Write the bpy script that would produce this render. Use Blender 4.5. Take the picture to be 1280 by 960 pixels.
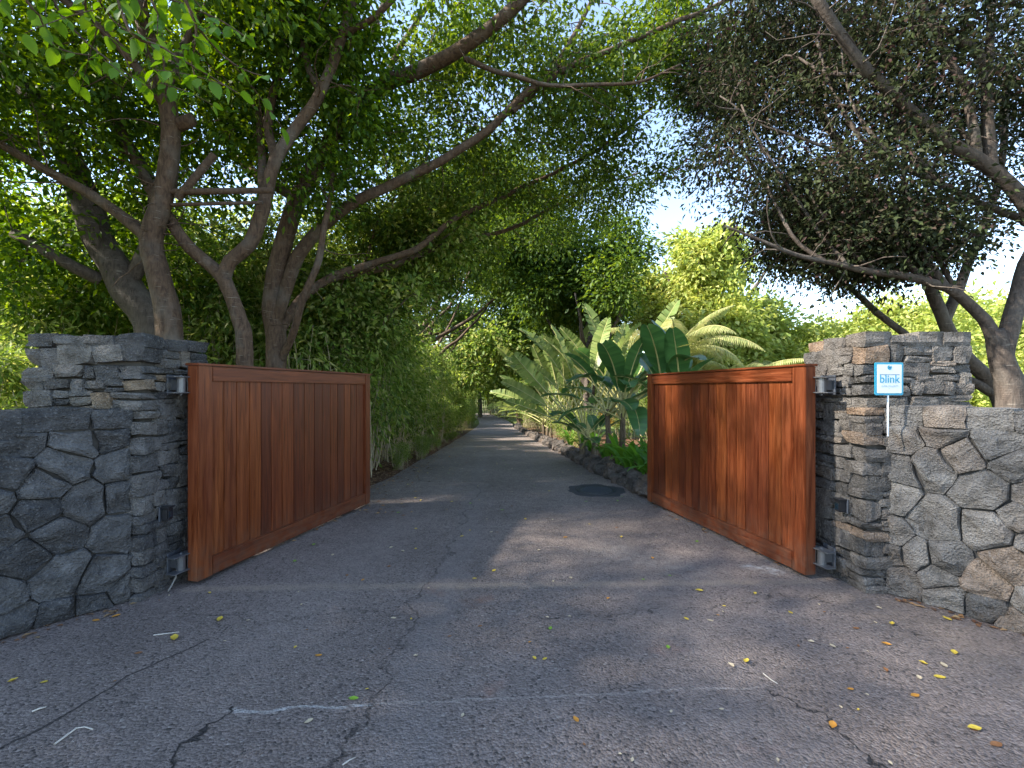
import bpy, bmesh, math, random
import numpy as np
from mathutils import Vector, Matrix, noise as mnoise

for o in list(bpy.data.objects):
    bpy.data.objects.remove(o, do_unlink=True)
scene = bpy.context.scene
C = scene.collection
R = math.radians
PI = math.pi

# ------------------------------------------------------------------ camera, sky, sun, exposure
EYE = 1.65
FPX = 568.0                     # focal length in photo pixels (1280 wide)
HOR = 487.0                     # horizon row in the photo
cd = bpy.data.cameras.new('camera')
cam = bpy.data.objects.new('camera', cd)
C.objects.link(cam)
cam.location = (0, 0, EYE)
cam.rotation_euler = (R(90), 0, 0)
cd.sensor_width = 36.0
cd.lens = FPX / 1280 * 36.0
cd.shift_y = (HOR - 480) / 1280.0
cd.clip_start = 0.05
cd.clip_end = 3000
scene.camera = cam

SUN_DIR = Vector((-0.90, -0.16, 0.70)).normalized()      # towards the sun
el = math.asin(SUN_DIR.z)
az = math.atan2(SUN_DIR.x, SUN_DIR.y)
world = bpy.data.worlds.new('World')
scene.world = world
world.use_nodes = True
wn = world.node_tree
wn.nodes.clear()
sky = wn.nodes.new('ShaderNodeTexSky')
sky.sky_type = 'NISHITA'
sky.sun_disc = False
sky.sun_elevation = el
sky.sun_rotation = az
sky.air_density = 1.0
sky.dust_density = 0.2
sky.ozone_density = 1.5
wbg = wn.nodes.new('ShaderNodeBackground')
wbg.inputs['Strength'].default_value = 0.15
wout = wn.nodes.new('ShaderNodeOutputWorld')
whs = wn.nodes.new('ShaderNodeHueSaturation')
whs.inputs['Saturation'].default_value = 0.9
wn.links.new(sky.outputs[0], whs.inputs['Color'])
wn.links.new(whs.outputs[0], wbg.inputs[0])
wn.links.new(wbg.outputs[0], wout.inputs[0])

sl = bpy.data.lights.new('sun', 'SUN')
sl.energy = 4.6
sl.angle = R(1.6)
sl.color = (1.0, 0.93, 0.82)
sun = bpy.data.objects.new('sun', sl)
C.objects.link(sun)
sun.location = SUN_DIR * 60
sun.rotation_euler = SUN_DIR.to_track_quat('Z', 'Y').to_euler()

scene.view_settings.view_transform = 'Standard'
scene.view_settings.look = 'None'
scene.view_settings.gamma = 1.0
scene.view_settings.use_curve_mapping = False
scene.view_settings.exposure = 1.9
scene.render.engine = 'CYCLES'
cy = scene.cycles
cy.max_bounces = 7
cy.diffuse_bounces = 4
cy.glossy_bounces = 2
cy.transmission_bounces = 4
cy.transparent_max_bounces = 4
cy.use_denoising = True
cy.caustics_reflective = False
cy.caustics_refractive = False

# ------------------------------------------------------------------ helpers
def P(px, py, Y):
    """photo pixel + distance -> world point"""
    return Vector(((px - 640) / FPX * Y, Y, EYE + (HOR - py) / FPX * Y))

def G(px, py):
    """photo pixel on the level forecourt"""
    d = py - HOR
    return Vector(((px - 640) * EYE / d, EYE * FPX / d, 0.0))

ZK = [(-40, 0.0), (8.0, 0.0), (9.5, -0.05), (12.0, -0.19), (16, -0.44), (22, -0.81), (28, -1.18), (34, -1.46), (40, -1.73), (50, -2.13), (58, -2.2), (70, -2.0), (100, -1.2), (300, 3.0), (1500, 6.0)]
def zg(y):
    return float(np.interp(y, [k[0] for k in ZK], [k[1] for k in ZK]))

def link(o, parent=None):
    C.objects.link(o)
    if parent is not None:
        o.parent = parent
    return o

def obj(name, me, mat=None, parent=None, loc=(0, 0, 0), rot=(0, 0, 0), scale=(1, 1, 1)):
    o = bpy.data.objects.new(name, me)
    link(o, parent)
    o.location = loc
    o.rotation_euler = rot
    o.scale = scale
    if mat is not None and len(me.materials) == 0:
        me.materials.append(mat)
    return o

def tag(o, label=None, cat=None, group=None, kind=None):
    if label: o['label'] = label
    if cat: o['category'] = cat
    if group: o['group'] = group
    if kind: o['kind'] = kind
    return o

def thing(name, label, cat, loc=(0, 0, 0), rz=0.0, group=None):
    o = bpy.data.objects.new(name, None)
    o.empty_display_size = 0.2
    link(o)
    o.location = loc
    o.rotation_euler = (0, 0, rz)
    return tag(o, label, cat, group)

def copy_tree(o, parent=None):
    c = o.copy()
    C.objects.link(c)
    c.parent = parent
    for ch in list(o.children):
        copy_tree(ch, c)
    return c

def bm_mesh(bm, name, smooth=False):
    me = bpy.data.meshes.new(name)
    bm.to_mesh(me)
    bm.free()
    if smooth:
        me.polygons.foreach_set('use_smooth', [True] * len(me.polygons))
    return me

def box_mesh(name, x0, x1, y0, y1, z0, z1, bevel=0.0, seg=1):
    bm = bmesh.new()
    bmesh.ops.create_cube(bm, size=1.0)
    for v in bm.verts:
        v.co = ((x0 + x1) / 2 + v.co.x * (x1 - x0), (y0 + y1) / 2 + v.co.y * (y1 - y0), (z0 + z1) / 2 + v.co.z * (z1 - z0))
    if bevel > 0:
        bmesh.ops.bevel(bm, geom=list(bm.edges), offset=bevel, segments=seg, affect='EDGES')
    return bm_mesh(bm, name)

def pydata(name, v, f, smooth=False):
    me = bpy.data.meshes.new(name)
    me.from_pydata([tuple(p) for p in v], [], f)
    if smooth:
        me.polygons.foreach_set('use_smooth', [True] * len(me.polygons))
    me.update()
    return me

def np_mesh(name, V, T, smooth=False):
    """V (n,3) floats, T (m,3) triangles"""
    me = bpy.data.meshes.new(name)
    V = np.ascontiguousarray(V, dtype=np.float32)
    T = np.ascontiguousarray(T, dtype=np.int32)
    me.vertices.add(len(V))
    me.vertices.foreach_set('co', V.ravel())
    me.loops.add(T.size)
    me.loops.foreach_set('vertex_index', T.ravel())
    me.polygons.add(len(T))
    me.polygons.foreach_set('loop_start', np.arange(0, T.size, 3, dtype=np.int32))
    me.polygons.foreach_set('loop_total', np.full(len(T), 3, dtype=np.int32))
    if smooth:
        me.polygons.foreach_set('use_smooth', np.ones(len(T), dtype=bool))
    me.update(calc_edges=True)
    return me

def nrm(a):
    return a / np.maximum(np.linalg.norm(a, axis=-1, keepdims=True), 1e-9)

class Tubes:
    """tapered tubes collected into one mesh"""
    def __init__(self):
        self.v, self.f = [], []
    def add(self, pts, rad, sides=6, wob=0.0, rng=random):
        pts = [Vector(p) for p in pts]
        n = len(pts)
        base = len(self.v)
        up = Vector((0.13, 0.37, 0.92))
        s = None
        for i, p in enumerate(pts):
            t = (pts[min(i + 1, n - 1)] - pts[max(i - 1, 0)])
            if t.length < 1e-7: t = Vector((0, 0, 1))
            t.normalize()
            if s is None:
                s = t.cross(up)
                if s.length < 1e-3: s = t.cross(Vector((1, 0, 0)))
            else:
                s = s - t * s.dot(t)
            s.normalize()
            b = t.cross(s)
            for k in range(sides):
                a = 2 * PI * k / sides
                r = rad[i]
                if wob:
                    r *= 1 + wob * (mnoise.noise((p.x * 2.3 + math.cos(a) * 0.9, p.y * 2.3 + math.sin(a) * 0.9, p.z * 2.3)) * 1.4)
                self.v.append(p + (s * math.cos(a) + b * math.sin(a)) * r)
        for i in range(n - 1):
            for k in range(sides):
                a, b_ = base + i * sides + k, base + i * sides + (k + 1) % sides
                self.f.append((a, b_, b_ + sides, a + sides))
        c0 = len(self.v); self.v.append(pts[-1])
        for k in range(sides):
            self.f.append((base + (n - 1) * sides + k, base + (n - 1) * sides + (k + 1) % sides, c0))
    def mesh(self, name):
        return pydata(name, self.v, self.f, True)

# ------------------------------------------------------------------ materials
class M:
    def __init__(self, name):
        self.m = bpy.data.materials.new(name)
        self.m.use_nodes = True
        self.t = self.m.node_tree
        self.t.nodes.clear()
        self.out = self.n('ShaderNodeOutputMaterial')
    def n(self, typ, **kw):
        x = self.t.nodes.new(typ)
        for k, v in kw.items():
            setattr(x, k, v)
        return x
    def l(self, a, b):
        self.t.links.new(a, b)
    def set(self, sock, v):
        if hasattr(v, 'is_output') or isinstance(v, bpy.types.NodeSocket):
            self.l(v, sock)
        elif isinstance(v, (tuple, list)) and len(v) == 3 and sock.type == 'RGBA':
            sock.default_value = (*v, 1)
        else:
            sock.default_value = v
    def math(self, op, a, b=0.0, c=None, clamp=False):
        x = self.n('ShaderNodeMath', operation=op, use_clamp=clamp)
        self.set(x.inputs[0], a); self.set(x.inputs[1], b)
        if c is not None: self.set(x.inputs[2], c)
        return x.outputs[0]
    def vec(self, op, a, b=None, s=None):
        x = self.n('ShaderNodeVectorMath', operation=op)
        self.set(x.inputs[0], a)
        if b is not None: self.set(x.inputs[1], b)
        if s is not None: self.set(x.inputs['Scale'], s)
        return x.outputs['Value'] if op in ('LENGTH', 'DOT_PRODUCT', 'DISTANCE') else x.outputs[0]
    def pos(self):
        return self.n('ShaderNodeNewGeometry').outputs['Position']
    def tex(self, which='Object'):
        return self.n('ShaderNodeTexCoord').outputs[which]
    def mapping(self, v, scale=(1, 1, 1), loc=(0, 0, 0)):
        x = self.n('ShaderNodeMapping')
        self.set(x.inputs['Vector'], v)
        x.inputs['Scale'].default_value = scale
        self.set(x.inputs['Location'], loc)
        return x.outputs[0]
    def noise(self, v, scale, detail=4, rough=0.55, dist=0.0, color=False):
        x = self.n('ShaderNodeTexNoise')
        self.set(x.inputs['Vector'], v)
        x.inputs['Scale'].default_value = scale
        x.inputs['Detail'].default_value = detail
        x.inputs['Roughness'].default_value = rough
        x.inputs['Distortion'].default_value = dist
        return x.outputs['Color' if color else 0]
    def vor(self, v, scale, feature='F1', out='Distance'):
        x = self.n('ShaderNodeTexVoronoi', feature=feature)
        self.set(x.inputs['Vector'], v)
        x.inputs['Scale'].default_value = scale
        return x.outputs[out]
    def ramp(self, f, stops, interp='LINEAR'):
        x = self.n('ShaderNodeValToRGB')
        x.color_ramp.interpolation = interp
        e = x.color_ramp.elements
        while len(e) < len(stops): e.new(0.5)
        for i, (p, c) in enumerate(stops):
            e[i].position = p
            e[i].color = (*c, 1) if not isinstance(c, (int, float)) else (c, c, c, 1)
        self.set(x.inputs[0], f)
        return x.outputs[0]
    def mapr(self, f, a, b, c=0.0, d=1.0, smooth=False):
        x = self.n('ShaderNodeMapRange')
        if smooth: x.interpolation_type = 'SMOOTHSTEP'
        self.set(x.inputs[0], f)
        for i, v in enumerate((a, b, c, d)):
            self.set(x.inputs[i + 1], v)
        return x.outputs[0]
    def mix(self, f, a, b, blend='MIX'):
        x = self.n('ShaderNodeMix', data_type='RGBA', blend_type=blend)
        self.set(x.inputs[0], f); self.set(x.inputs[6], a); self.set(x.inputs[7], b)
        return x.outputs[2]
    def hsv(self, c, h=0.5, s=1.0, v=1.0):
        x = self.n('ShaderNodeHueSaturation')
        self.set(x.inputs['Hue'], h); self.set(x.inputs['Saturation'], s); self.set(x.inputs['Value'], v)
        self.set(x.inputs['Color'], c)
        return x.outputs[0]
    def bump(self, h, strength=0.5, dist=0.01, normal=None):
        x = self.n('ShaderNodeBump')
        x.inputs['Strength'].default_value = strength
        x.inputs['Distance'].default_value = dist
        self.set(x.inputs['Height'], h)
        if normal is not None: self.l(normal, x.inputs['Normal'])
        return x.outputs[0]
    def pbsdf(self, color, rough=0.6, spec=0.4, normal=None, metal=0.0):
        x = self.n('ShaderNodeBsdfPrincipled')
        self.set(x.inputs['Base Color'], color)
        self.set(x.inputs['Roughness'], rough)
        self.set(x.inputs['Specular IOR Level'], spec)
        self.set(x.inputs['Metallic'], metal)
        if normal is not None: self.l(normal, x.inputs['Normal'])
        return x.outputs[0]
    def done(self, shader):
        self.l(shader, self.out.inputs[0])
        return self.m
    def orand(self):
        return self.n('ShaderNodeObjectInfo').outputs['Random']
    def irand(self):
        return self.n('ShaderNodeNewGeometry').outputs['Random Per Island']

def plain(name, col, rough=0.5, spec=0.5, metal=0.0, nscale=30, amt=0.25):
    m = M(name)
    f = m.noise(m.pos(), nscale, 4)
    c = m.mix(f, tuple(x * (1 - amt) for x in col), tuple(min(1, x * (1 + amt)) for x in col))
    return m.done(m.pbsdf(c, rough, spec, m.bump(f, 0.1, 0.003), metal))

def leaf_mat(name, cols, trans=0.35, tcol=None, rough=0.5, spec=0.25):
    m = M(name)
    r = m.irand()
    st = [(i / max(1, len(cols) - 1), c) for i, c in enumerate(cols)]
    c = m.ramp(r, st)
    c = m.mix(m.mapr(m.noise(m.pos(), 1.1, 2), 0.3, 0.75), c, m.hsv(c, 0.485, 1.05, 1.45))
    p = m.pbsdf(c, rough, spec)
    t = m.n('ShaderNodeBsdfTranslucent')
    m.l(m.hsv(c, 0.475, 1.1, 1.7 if tcol is None else tcol), t.inputs[0])
    mx = m.n('ShaderNodeMixShader')
    mx.inputs[0].default_value = trans
    m.l(p, mx.inputs[1]); m.l(t.outputs[0], mx.inputs[2])
    return m.done(mx.outputs[0])

def bark_mat(name, a, b, scale=1.0):
    m = M(name)
    p = m.pos()
    q = m.mapping(p, (1, 1, 0.28))
    n1 = m.noise(q, 26 * scale, 6, 0.65, 0.6)
    n2 = m.noise(p, 3.0, 4)
    ring = m.noise(m.mapping(p, (0.6, 0.6, 7)), 9 * scale, 3)
    c = m.mix(m.mapr(n1, 0.3, 0.7), a, b)
    c = m.mix(m.mapr(n2, 0.5, 0.72, 0, 0.5), c, (0.16, 0.145, 0.125))
    c = m.mix(m.mapr(ring, 0.64, 0.70, 0, 0.55), c, (0.27, 0.24, 0.20))
    h = m.math('ADD', n1, m.math('MULTIPLY', ring, 0.4))
    return m.done(m.pbsdf(c, 0.85, 0.2, m.bump(h, 0.8, 0.02)))

def stone_mat(name, stops, warm, warmamt):
    m = M(name)
    p = m.pos()
    r = m.orand()
    c = m.ramp(r, stops)
    n1 = m.noise(p, 9, 6, 0.65, 0.3)
    n2 = m.noise(p, 55, 6, 0.7)
    n3 = m.noise(p, 2.2, 3)
    c = m.mix(m.mapr(n1, 0.35, 0.7), m.hsv(c, 0.5, 1.0, 0.58), m.hsv(c, 0.5, 0.9, 1.42))
    c = m.mix(m.mapr(n2, 0.54, 0.70, 0, 0.6), c, (0.36, 0.355, 0.345))
    c = m.mix(m.mapr(n2, 0.44, 0.28, 0, 0.6), c, (0.035, 0.037, 0.042))
    c = m.mix(m.mapr(n3, 0.5, 0.7, 0, warmamt), c, warm)
    pits = m.vor(p, 70)
    h = m.math('ADD', m.math('MULTIPLY', n1, 1.6), m.math('ADD', m.math('MULTIPLY', n2, 0.7), m.math('MULTIPLY', pits, 0.35)))
    return m.done(m.pbsdf(c, 0.88, 0.25, m.bump(h, 1.0, 0.055)))

def wood_mat(name, axis):
    m = M(name)
    r = m.orand()
    tc = m.tex('Object')
    off = m.n('ShaderNodeCombineXYZ')
    m.set(off.inputs[0], m.math('MULTIPLY', r, 17.0)); m.set(off.inputs[1], m.math('MULTIPLY', r, 31.0)); m.set(off.inputs[2], m.math('MULTIPLY', r, 53.0))
    v = m.vec('ADD', tc, off.outputs[0])
    s = (1, 1, 0.05) if axis == 'z' else (0.05, 1, 1)
    s2 = (1, 1, 0.12) if axis == 'z' else (0.12, 1, 1)
    g1 = m.noise(m.mapping(v, s), 34, 5, 0.6, 1.2)
    g2 = m.noise(m.mapping(v, s), 150, 4, 0.6)
    blot = m.noise(m.mapping(v, s2), 5.0, 4, 0.55, 0.4)
    base = m.ramp(r, [(0.0, (0.105, 0.022, 0.008)), (0.3, (0.175, 0.039, 0.012)), (0.55, (0.12, 0.026, 0.009)), (0.8, (0.215, 0.052, 0.014)), (1.0, (0.15, 0.033, 0.011))])
    c = m.mix(m.mapr(g1, 0.35, 0.68), m.hsv(base, 0.497, 1.05, 0.5), m.hsv(base, 0.506, 1.0, 1.35))
    c = m.mix(m.mapr(g2, 0.5, 0.75, 0, 0.45), c, m.hsv(base, 0.5, 1.0, 0.42))
    c = m.mix(m.mapr(blot, 0.5, 0.75, 0, 0.6), c, m.hsv(base, 0.49, 1.0, 0.5))
    z = m.n('ShaderNodeSeparateXYZ'); m.l(m.pos(), z.inputs[0])
    # rain-splash grime low on the boards
    dirt = m.math('MULTIPLY', m.mapr(z.outputs[2], 0.42, 0.05, 0, 0.55), m.mapr(m.noise(m.pos(), 14, 4), 0.35, 0.65))
    c = m.mix(dirt, c, (0.12, 0.075, 0.05))
    rough = m.mapr(g1, 0.3, 0.7, 0.34, 0.55)
    h = m.math('ADD', g1, m.math('MULTIPLY', g2, 0.6))
    return m.done(m.pbsdf(c, rough, 0.45, m.bump(h, 0.22, 0.003)))

def road_mat():
    m = M('asphalt')
    p3 = m.pos()
    p = m.vec('MULTIPLY', p3, (1, 1, 0))
    agg = m.vor(p, 75)
    aggc = m.n('ShaderNodeTexVoronoi'); m.l(p, aggc.inputs['Vector']); aggc.inputs['Scale'].default_value = 75
    fine = m.noise(p, 260, 4, 0.6)
    mid = m.noise(p, 7, 5, 0.6)
    big = m.noise(p, 0.7, 4, 0.55)
    c = m.mix(m.mapr(big, 0.32, 0.7), (0.172, 0.136, 0.120), (0.255, 0.203, 0.178))
    c = m.mix(m.mapr(mid, 0.35, 0.7, 0, 0.5), c, m.hsv(c, 0.5, 1, 0.7))
    sp = m.n('ShaderNodeSeparateColor'); m.l(aggc.outputs['Color'], sp.inputs[0])
    c = m.mix(m.mapr(sp.outputs[0], 0.0, 1.0, 0.0, 1.0), m.hsv(c, 0.5, 1, 0.72), m.hsv(c, 0.5, 0.9, 1.3))
    c = m.mix(m.mapr(sp.outputs[1], 0.975, 0.985, 0, 0.5), c, (0.38, 0.34, 0.30))
    c = m.mix(m.mapr(sp.outputs[2], 0.08, 0.04, 0, 0.7), c, (0.03, 0.028, 0.028))
    w1 = m.noise(p, 3.2, 3, 0.6, color=True)
    w2 = m.noise(p, 30, 3, 0.6, color=True)
    def warp(a1, a2):
        q = m.vec('ADD', p, m.vec('SCALE', m.vec('SUBTRACT', w1, (0.5, 0.5, 0.5)), s=a1))
        q = m.vec('ADD', q, m.vec('SCALE', m.vec('SUBTRACT', w2, (0.5, 0.5, 0.5)), s=a2))
        return m.vec('MULTIPLY', q, (1, 1, 0))
    wA, wB = warp(0.10, 0.02), warp(0.45, 0.06)
    def seg(a, b, w0, w1_, wp):
        a = Vector(a); b = Vector(b); ba = b - a
        pa = m.vec('SUBTRACT', wp, tuple(a))
        h = m.math('MULTIPLY', m.vec('DOT_PRODUCT', pa, tuple(ba)), 1.0 / ba.length_squared, clamp=True)
        x = m.n('ShaderNodeVectorMath', operation='SCALE'); x.inputs[0].default_value = tuple(ba); m.l(h, x.inputs['Scale'])
        d = m.vec('DISTANCE', pa, x.outputs[0])
        return m.mapr(d, w0, w1_, 1.0, 0.0)
    def path(pix, w0, w1_, wp):
        pts = [G(*q) for q in pix]
        f = None
        for a, b in zip(pts, pts[1:]):
            s = seg(a, b, w0, w1_, wp)
            f = s if f is None else m.math('MAXIMUM', f, s)
        return f
    patchy = m.mapr(m.noise(p, 11, 4, 0.65), 0.36, 0.62)
    # smooth filler strip running up the drive, with a crumbled edge
    strip = path([(500, 1000), (520, 850), (548, 760), (585, 660), (600, 590), (606, 550)], 0.09, 0.19, wB)
    c = m.mix(m.math('MULTIPLY', strip, 0.38), c, (0.22, 0.19, 0.178))
    # trench band across the gateway
    band = path([(235, 736), (640, 731), (1012, 727)], 0.02, 0.085, wA)
    c = m.mix(m.math('MULTIPLY', band, m.mapr(patchy, 0, 1, 0.3, 0.75)), c, (0.33, 0.26, 0.20))
    # pale scuffed patches
    sc = path([(770, 690), (860, 712)], 0.05, 0.40, wB)
    sc2 = path([(940, 710), (965, 712)], 0.02, 0.10, wB)
    c = m.mix(m.math('MULTIPLY', m.math('MULTIPLY', sc, patchy), 0.55), c, (0.27, 0.255, 0.24))
    c = m.mix(m.math('MULTIPLY', m.math('MULTIPLY', sc2, patchy), 0.95), c, (0.5, 0.49, 0.47))
    # rusty stains
    for q, r_ in (((600, 862), .10), ((595, 748), .11), ((940, 940), .10), ((830, 810), .12), ((540, 738), .09)):
        a = G(*q)
        s = seg(a, a + Vector((0.05, 0, 0)), 0.0, r_, wB)
        c = m.mix(m.math('MULTIPLY', m.math('MULTIPLY', s, patchy), 0.6), c, (0.26, 0.13, 0.085))
    # sun-bleached and silted margin by the sign-side wall
    mar = path([(1110, 760), (1290, 840)], 0.05, 0.55, wB)
    c = m.mix(m.math('MULTIPLY', m.math('MULTIPLY', mar, patchy), 0.45), c, (0.24, 0.19, 0.15))
    # tyre wear and old drips
    tr = m.math('MAXIMUM', path([(120, 1000), (430, 720), (560, 600)], 0.10, 0.42, wB), path([(1010, 1000), (790, 720), (690, 600)], 0.10, 0.42, wB))
    c = m.mix(m.math('MULTIPLY', tr, m.mapr(patchy, 0, 1, 0.05, 0.3)), c, (0.30, 0.25, 0.225))
    drip = m.mapr(m.noise(p, 1.7, 5, 0.7, 0.6), 0.62, 0.72, 0, 0.5)
    c = m.mix(drip, c, m.hsv(c, 0.5, 1.0, 0.45))
    # pale joint lines
    j = path([(275, 891), (460, 880), (700, 870), (960, 857)], 0.002, 0.011, wA)
    c = m.mix(m.math('MULTIPLY', j, m.mapr(patchy, 0, 1, 0.15, 0.7)), c, (0.40, 0.35, 0.31))
    j2 = path([(285, 890), (462, 881)], 0.006, 0.016, wA)
    c = m.mix(m.math('MULTIPLY', j2, m.mapr(patchy, 0, 1, 0.1, 0.7)), c, (0.5, 0.48, 0.46))
    # dark cracks
    k1 = path([(205, 965), (272, 893)], 0.003, 0.013, wB)
    k2 = path([(0, 935), (90, 890), (160, 845), (260, 800)], 0.003, 0.010, wA)
    k3 = path([(955, 860), (1020, 890), (1110, 968)], 0.002, 0.009, wB)
    k4 = path([(420, 975), (462, 882), (492, 820), (520, 768), (522, 742), (560, 690), (604, 600)], 0.003, 0.012, wB)
    k5 = path([(640, 778), (740, 772), (850, 760), (930, 748), (1010, 744), (1090, 770), (1170, 800)], 0.002, 0.009, wB)
    k6 = path([(240, 770), (330, 772), (430, 768), (520, 770)], 0.002, 0.008, wB)
    cr = m.math('MAXIMUM', k1, m.math('MAXIMUM', k3, m.math('MULTIPLY', k2, 0.8)))
    cr = m.math('MAXIMUM', cr, m.math('MULTIPLY', m.math('MAXIMUM', k4, m.math('MAXIMUM', k5, k6)), m.mapr(patchy, 0, 1, 0.15, 0.75)))
    c = m.mix(m.math('MULTIPLY', cr, 0.93), c, (0.018, 0.017, 0.018))
    h = m.math('SUBTRACT', m.math('MULTIPLY', agg, -1.0), m.math('MULTIPLY', cr, 2.0))
    h = m.math('ADD', h, m.math('MULTIPLY', fine, 0.35))
    h = m.math('ADD', h, m.math('MULTIPLY', mid, 0.8))
    rough = m.mapr(mid, 0.3, 0.7, 0.62, 0.85)
    return m.done(m.pbsdf(c, rough, 0.4, m.bump(h, 0.9, 0.013)))

MAT = {}
MAT['asphalt'] = road_mat()
def soil_mat():
    m = M('soil')
    p = m.pos()
    a = m.noise(p, 5, 6, 0.65)
    b = m.noise(p, 60, 4, 0.65)
    far = m.n('ShaderNodeSeparateXYZ'); m.l(p, far.inputs[0])
    c = m.mix(m.mapr(a, 0.3, 0.7), (0.07, 0.035, 0.022), (0.17, 0.095, 0.06))
    c = m.mix(m.mapr(b, 0.55, 0.7, 0, 0.7), c, (0.24, 0.17, 0.10))
    g = m.mix(m.mapr(m.noise(p, 1.5, 5), 0.3, 0.7), (0.06, 0.10, 0.025), (0.14, 0.17, 0.05))
    dx = m.math('ABSOLUTE', far.outputs[0])
    c = m.mix(m.mapr(dx, 6.0, 8.0), c, g)
    c = m.mix(m.mapr(far.outputs[1], 30.0, 50.0, 0, 0.85), c, g)
    return m.done(m.pbsdf(c, 0.95, 0.1, m.bump(m.math('ADD', a, b), 0.8, 0.03)))
MAT['soil'] = soil_mat()
MAT['wood_v'] = wood_mat('hardwood_upright', 'z')
MAT['wood_h'] = wood_mat('hardwood_level', 'x')
MAT['basalt_cool'] = stone_mat('basalt_cool', [(0, (0.085, 0.085, 0.087)), (0.5, (0.13, 0.129, 0.13)), (1, (0.18, 0.178, 0.176))], (0.14, 0.132, 0.125), 0.4)  # dark weathered stone; part of the cool darkness is shade put into the colour
MAT['ledge_cool'] = stone_mat('ledge_cool', [(0, (0.080, 0.080, 0.083)), (0.45, (0.145, 0.142, 0.140)), (0.8, (0.21, 0.20, 0.19)), (0.95, (0.24, 0.225, 0.205)), (1, (0.30, 0.22, 0.14))], (0.20, 0.185, 0.17), 0.4)  # same side: cool tone carries some shade in the colour
MAT['basalt_warm'] = stone_mat('basalt_warm', [(0, (0.15, 0.142, 0.135)), (0.5, (0.235, 0.222, 0.208)), (0.85, (0.29, 0.27, 0.248)), (1, (0.32, 0.235, 0.17))], (0.24, 0.18, 0.135), 0.55)  # tan tints are the stone's own; part of the warm lightness is painted light
MAT['ledge_warm'] = stone_mat('ledge_warm', [(0, (0.13, 0.12, 0.11)), (0.5, (0.21, 0.19, 0.172)), (0.85, (0.24, 0.215, 0.19)), (0.95, (0.31, 0.25, 0.20)), (1, (0.38, 0.25, 0.16))], (0.22, 0.175, 0.14), 0.5)  # brown stone with some of the warm light put into the colour
MAT['border_rock'] = stone_mat('border_rock', [(0, (0.075, 0.064, 0.058)), (0.6, (0.13, 0.11, 0.095)), (1, (0.21, 0.165, 0.135))], (0.24, 0.17, 0.12), 0.6)
MAT['joint'] = plain('joint_mortar', (0.07, 0.066, 0.062), 0.95, 0.1, 0, 40, 0.5)
MAT['steel'] = plain('galvanised_steel', (0.15, 0.155, 0.165), 0.42, 0.5, 0.6, 40, 0.25)
MAT['dark_steel'] = plain('dark_steel', (0.10, 0.11, 0.13), 0.5, 0.5, 0.5, 40, 0.3)
MAT['black'] = plain('black_plastic', (0.018, 0.019, 0.022), 0.35, 0.5, 0, 60, 0.2)
MAT['lens'] = plain('lens', (0.01, 0.02, 0.03), 0.08, 0.7, 0, 10, 0.1)
MAT['blue'] = plain('sign_blue', (0.012, 0.30, 0.46), 0.35, 0.5, 0, 30, 0.08)
MAT['white'] = plain('sign_white', (0.72, 0.77, 0.80), 0.4, 0.5, 0, 30, 0.04)
MAT['navy'] = plain('sign_navy', (0.02, 0.13, 0.25), 0.4, 0.5, 0, 30, 0.05)
MAT['pale'] = plain('sign_pale', (0.42, 0.55, 0.62), 0.4, 0.5, 0, 30, 0.05)
MAT['stake'] = plain('stake_white', (0.66, 0.70, 0.74), 0.35, 0.5, 0, 30, 0.08)
MAT['iron'] = plain('cast_iron', (0.035, 0.042, 0.052), 0.55, 0.5, 0.2, 50, 0.4)
MAT['patch'] = plain('fresh_asphalt', (0.05, 0.05, 0.053), 0.8, 0.3, 0, 90, 0.5)
MAT['bark'] = bark_mat('bark_brown', (0.042, 0.027, 0.019), (0.145, 0.094, 0.062))
MAT['bark_grey'] = bark_mat('bark_grey', (0.042, 0.033, 0.028), (0.125, 0.098, 0.080))
MAT['twig'] = plain('dry_stem', (0.40, 0.33, 0.21), 0.85, 0.2, 0, 20, 0.4)
MAT['deadwood'] = plain('pale_deadwood', (0.52, 0.48, 0.42), 0.8, 0.2, 0, 60, 0.3)
MAT['cable'] = plain('cable', (0.25, 0.24, 0.22), 0.6, 0.3)
MAT['leaf_fig'] = leaf_mat('leaf_fig', [(0.026, 0.065, 0.010), (0.045, 0.105, 0.013), (0.075, 0.15, 0.016), (0.13, 0.21, 0.022)], 0.45)
MAT['leaf_dark'] = leaf_mat('leaf_dark', [(0.018, 0.024, 0.014), (0.026, 0.034, 0.017), (0.036, 0.050, 0.02), (0.050, 0.030, 0.028)], 0.22, spec=0.06)
MAT['leaf_mid'] = leaf_mat('leaf_mid', [(0.028, 0.062, 0.013), (0.055, 0.105, 0.017), (0.10, 0.155, 0.024)], 0.42)
MAT['leaf_hedge'] = leaf_mat('leaf_hedge', [(0.045, 0.09, 0.02), (0.09, 0.16, 0.03), (0.16, 0.24, 0.05), (0.27, 0.29, 0.11)], 0.48)
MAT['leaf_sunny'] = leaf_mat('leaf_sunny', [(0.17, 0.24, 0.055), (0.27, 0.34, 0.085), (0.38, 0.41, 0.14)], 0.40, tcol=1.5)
MAT['leaf_big'] = leaf_mat('leaf_big', [(0.04, 0.12, 0.016), (0.07, 0.17, 0.02), (0.13, 0.24, 0.03)], 0.5)
MAT['paddle'] = leaf_mat('leaf_paddle', [(0.035, 0.10, 0.032), (0.06, 0.145, 0.045)], 0.3, rough=0.35, spec=0.5)
MAT['paddle_pale'] = leaf_mat('leaf_paddle_pale', [(0.11, 0.17, 0.05), (0.19, 0.24, 0.08)], 0.4, rough=0.4)
MAT['paddle_yellow'] = leaf_mat('leaf_paddle_yellow', [(0.42, 0.34, 0.07), (0.36, 0.24, 0.09)], 0.4)
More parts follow.
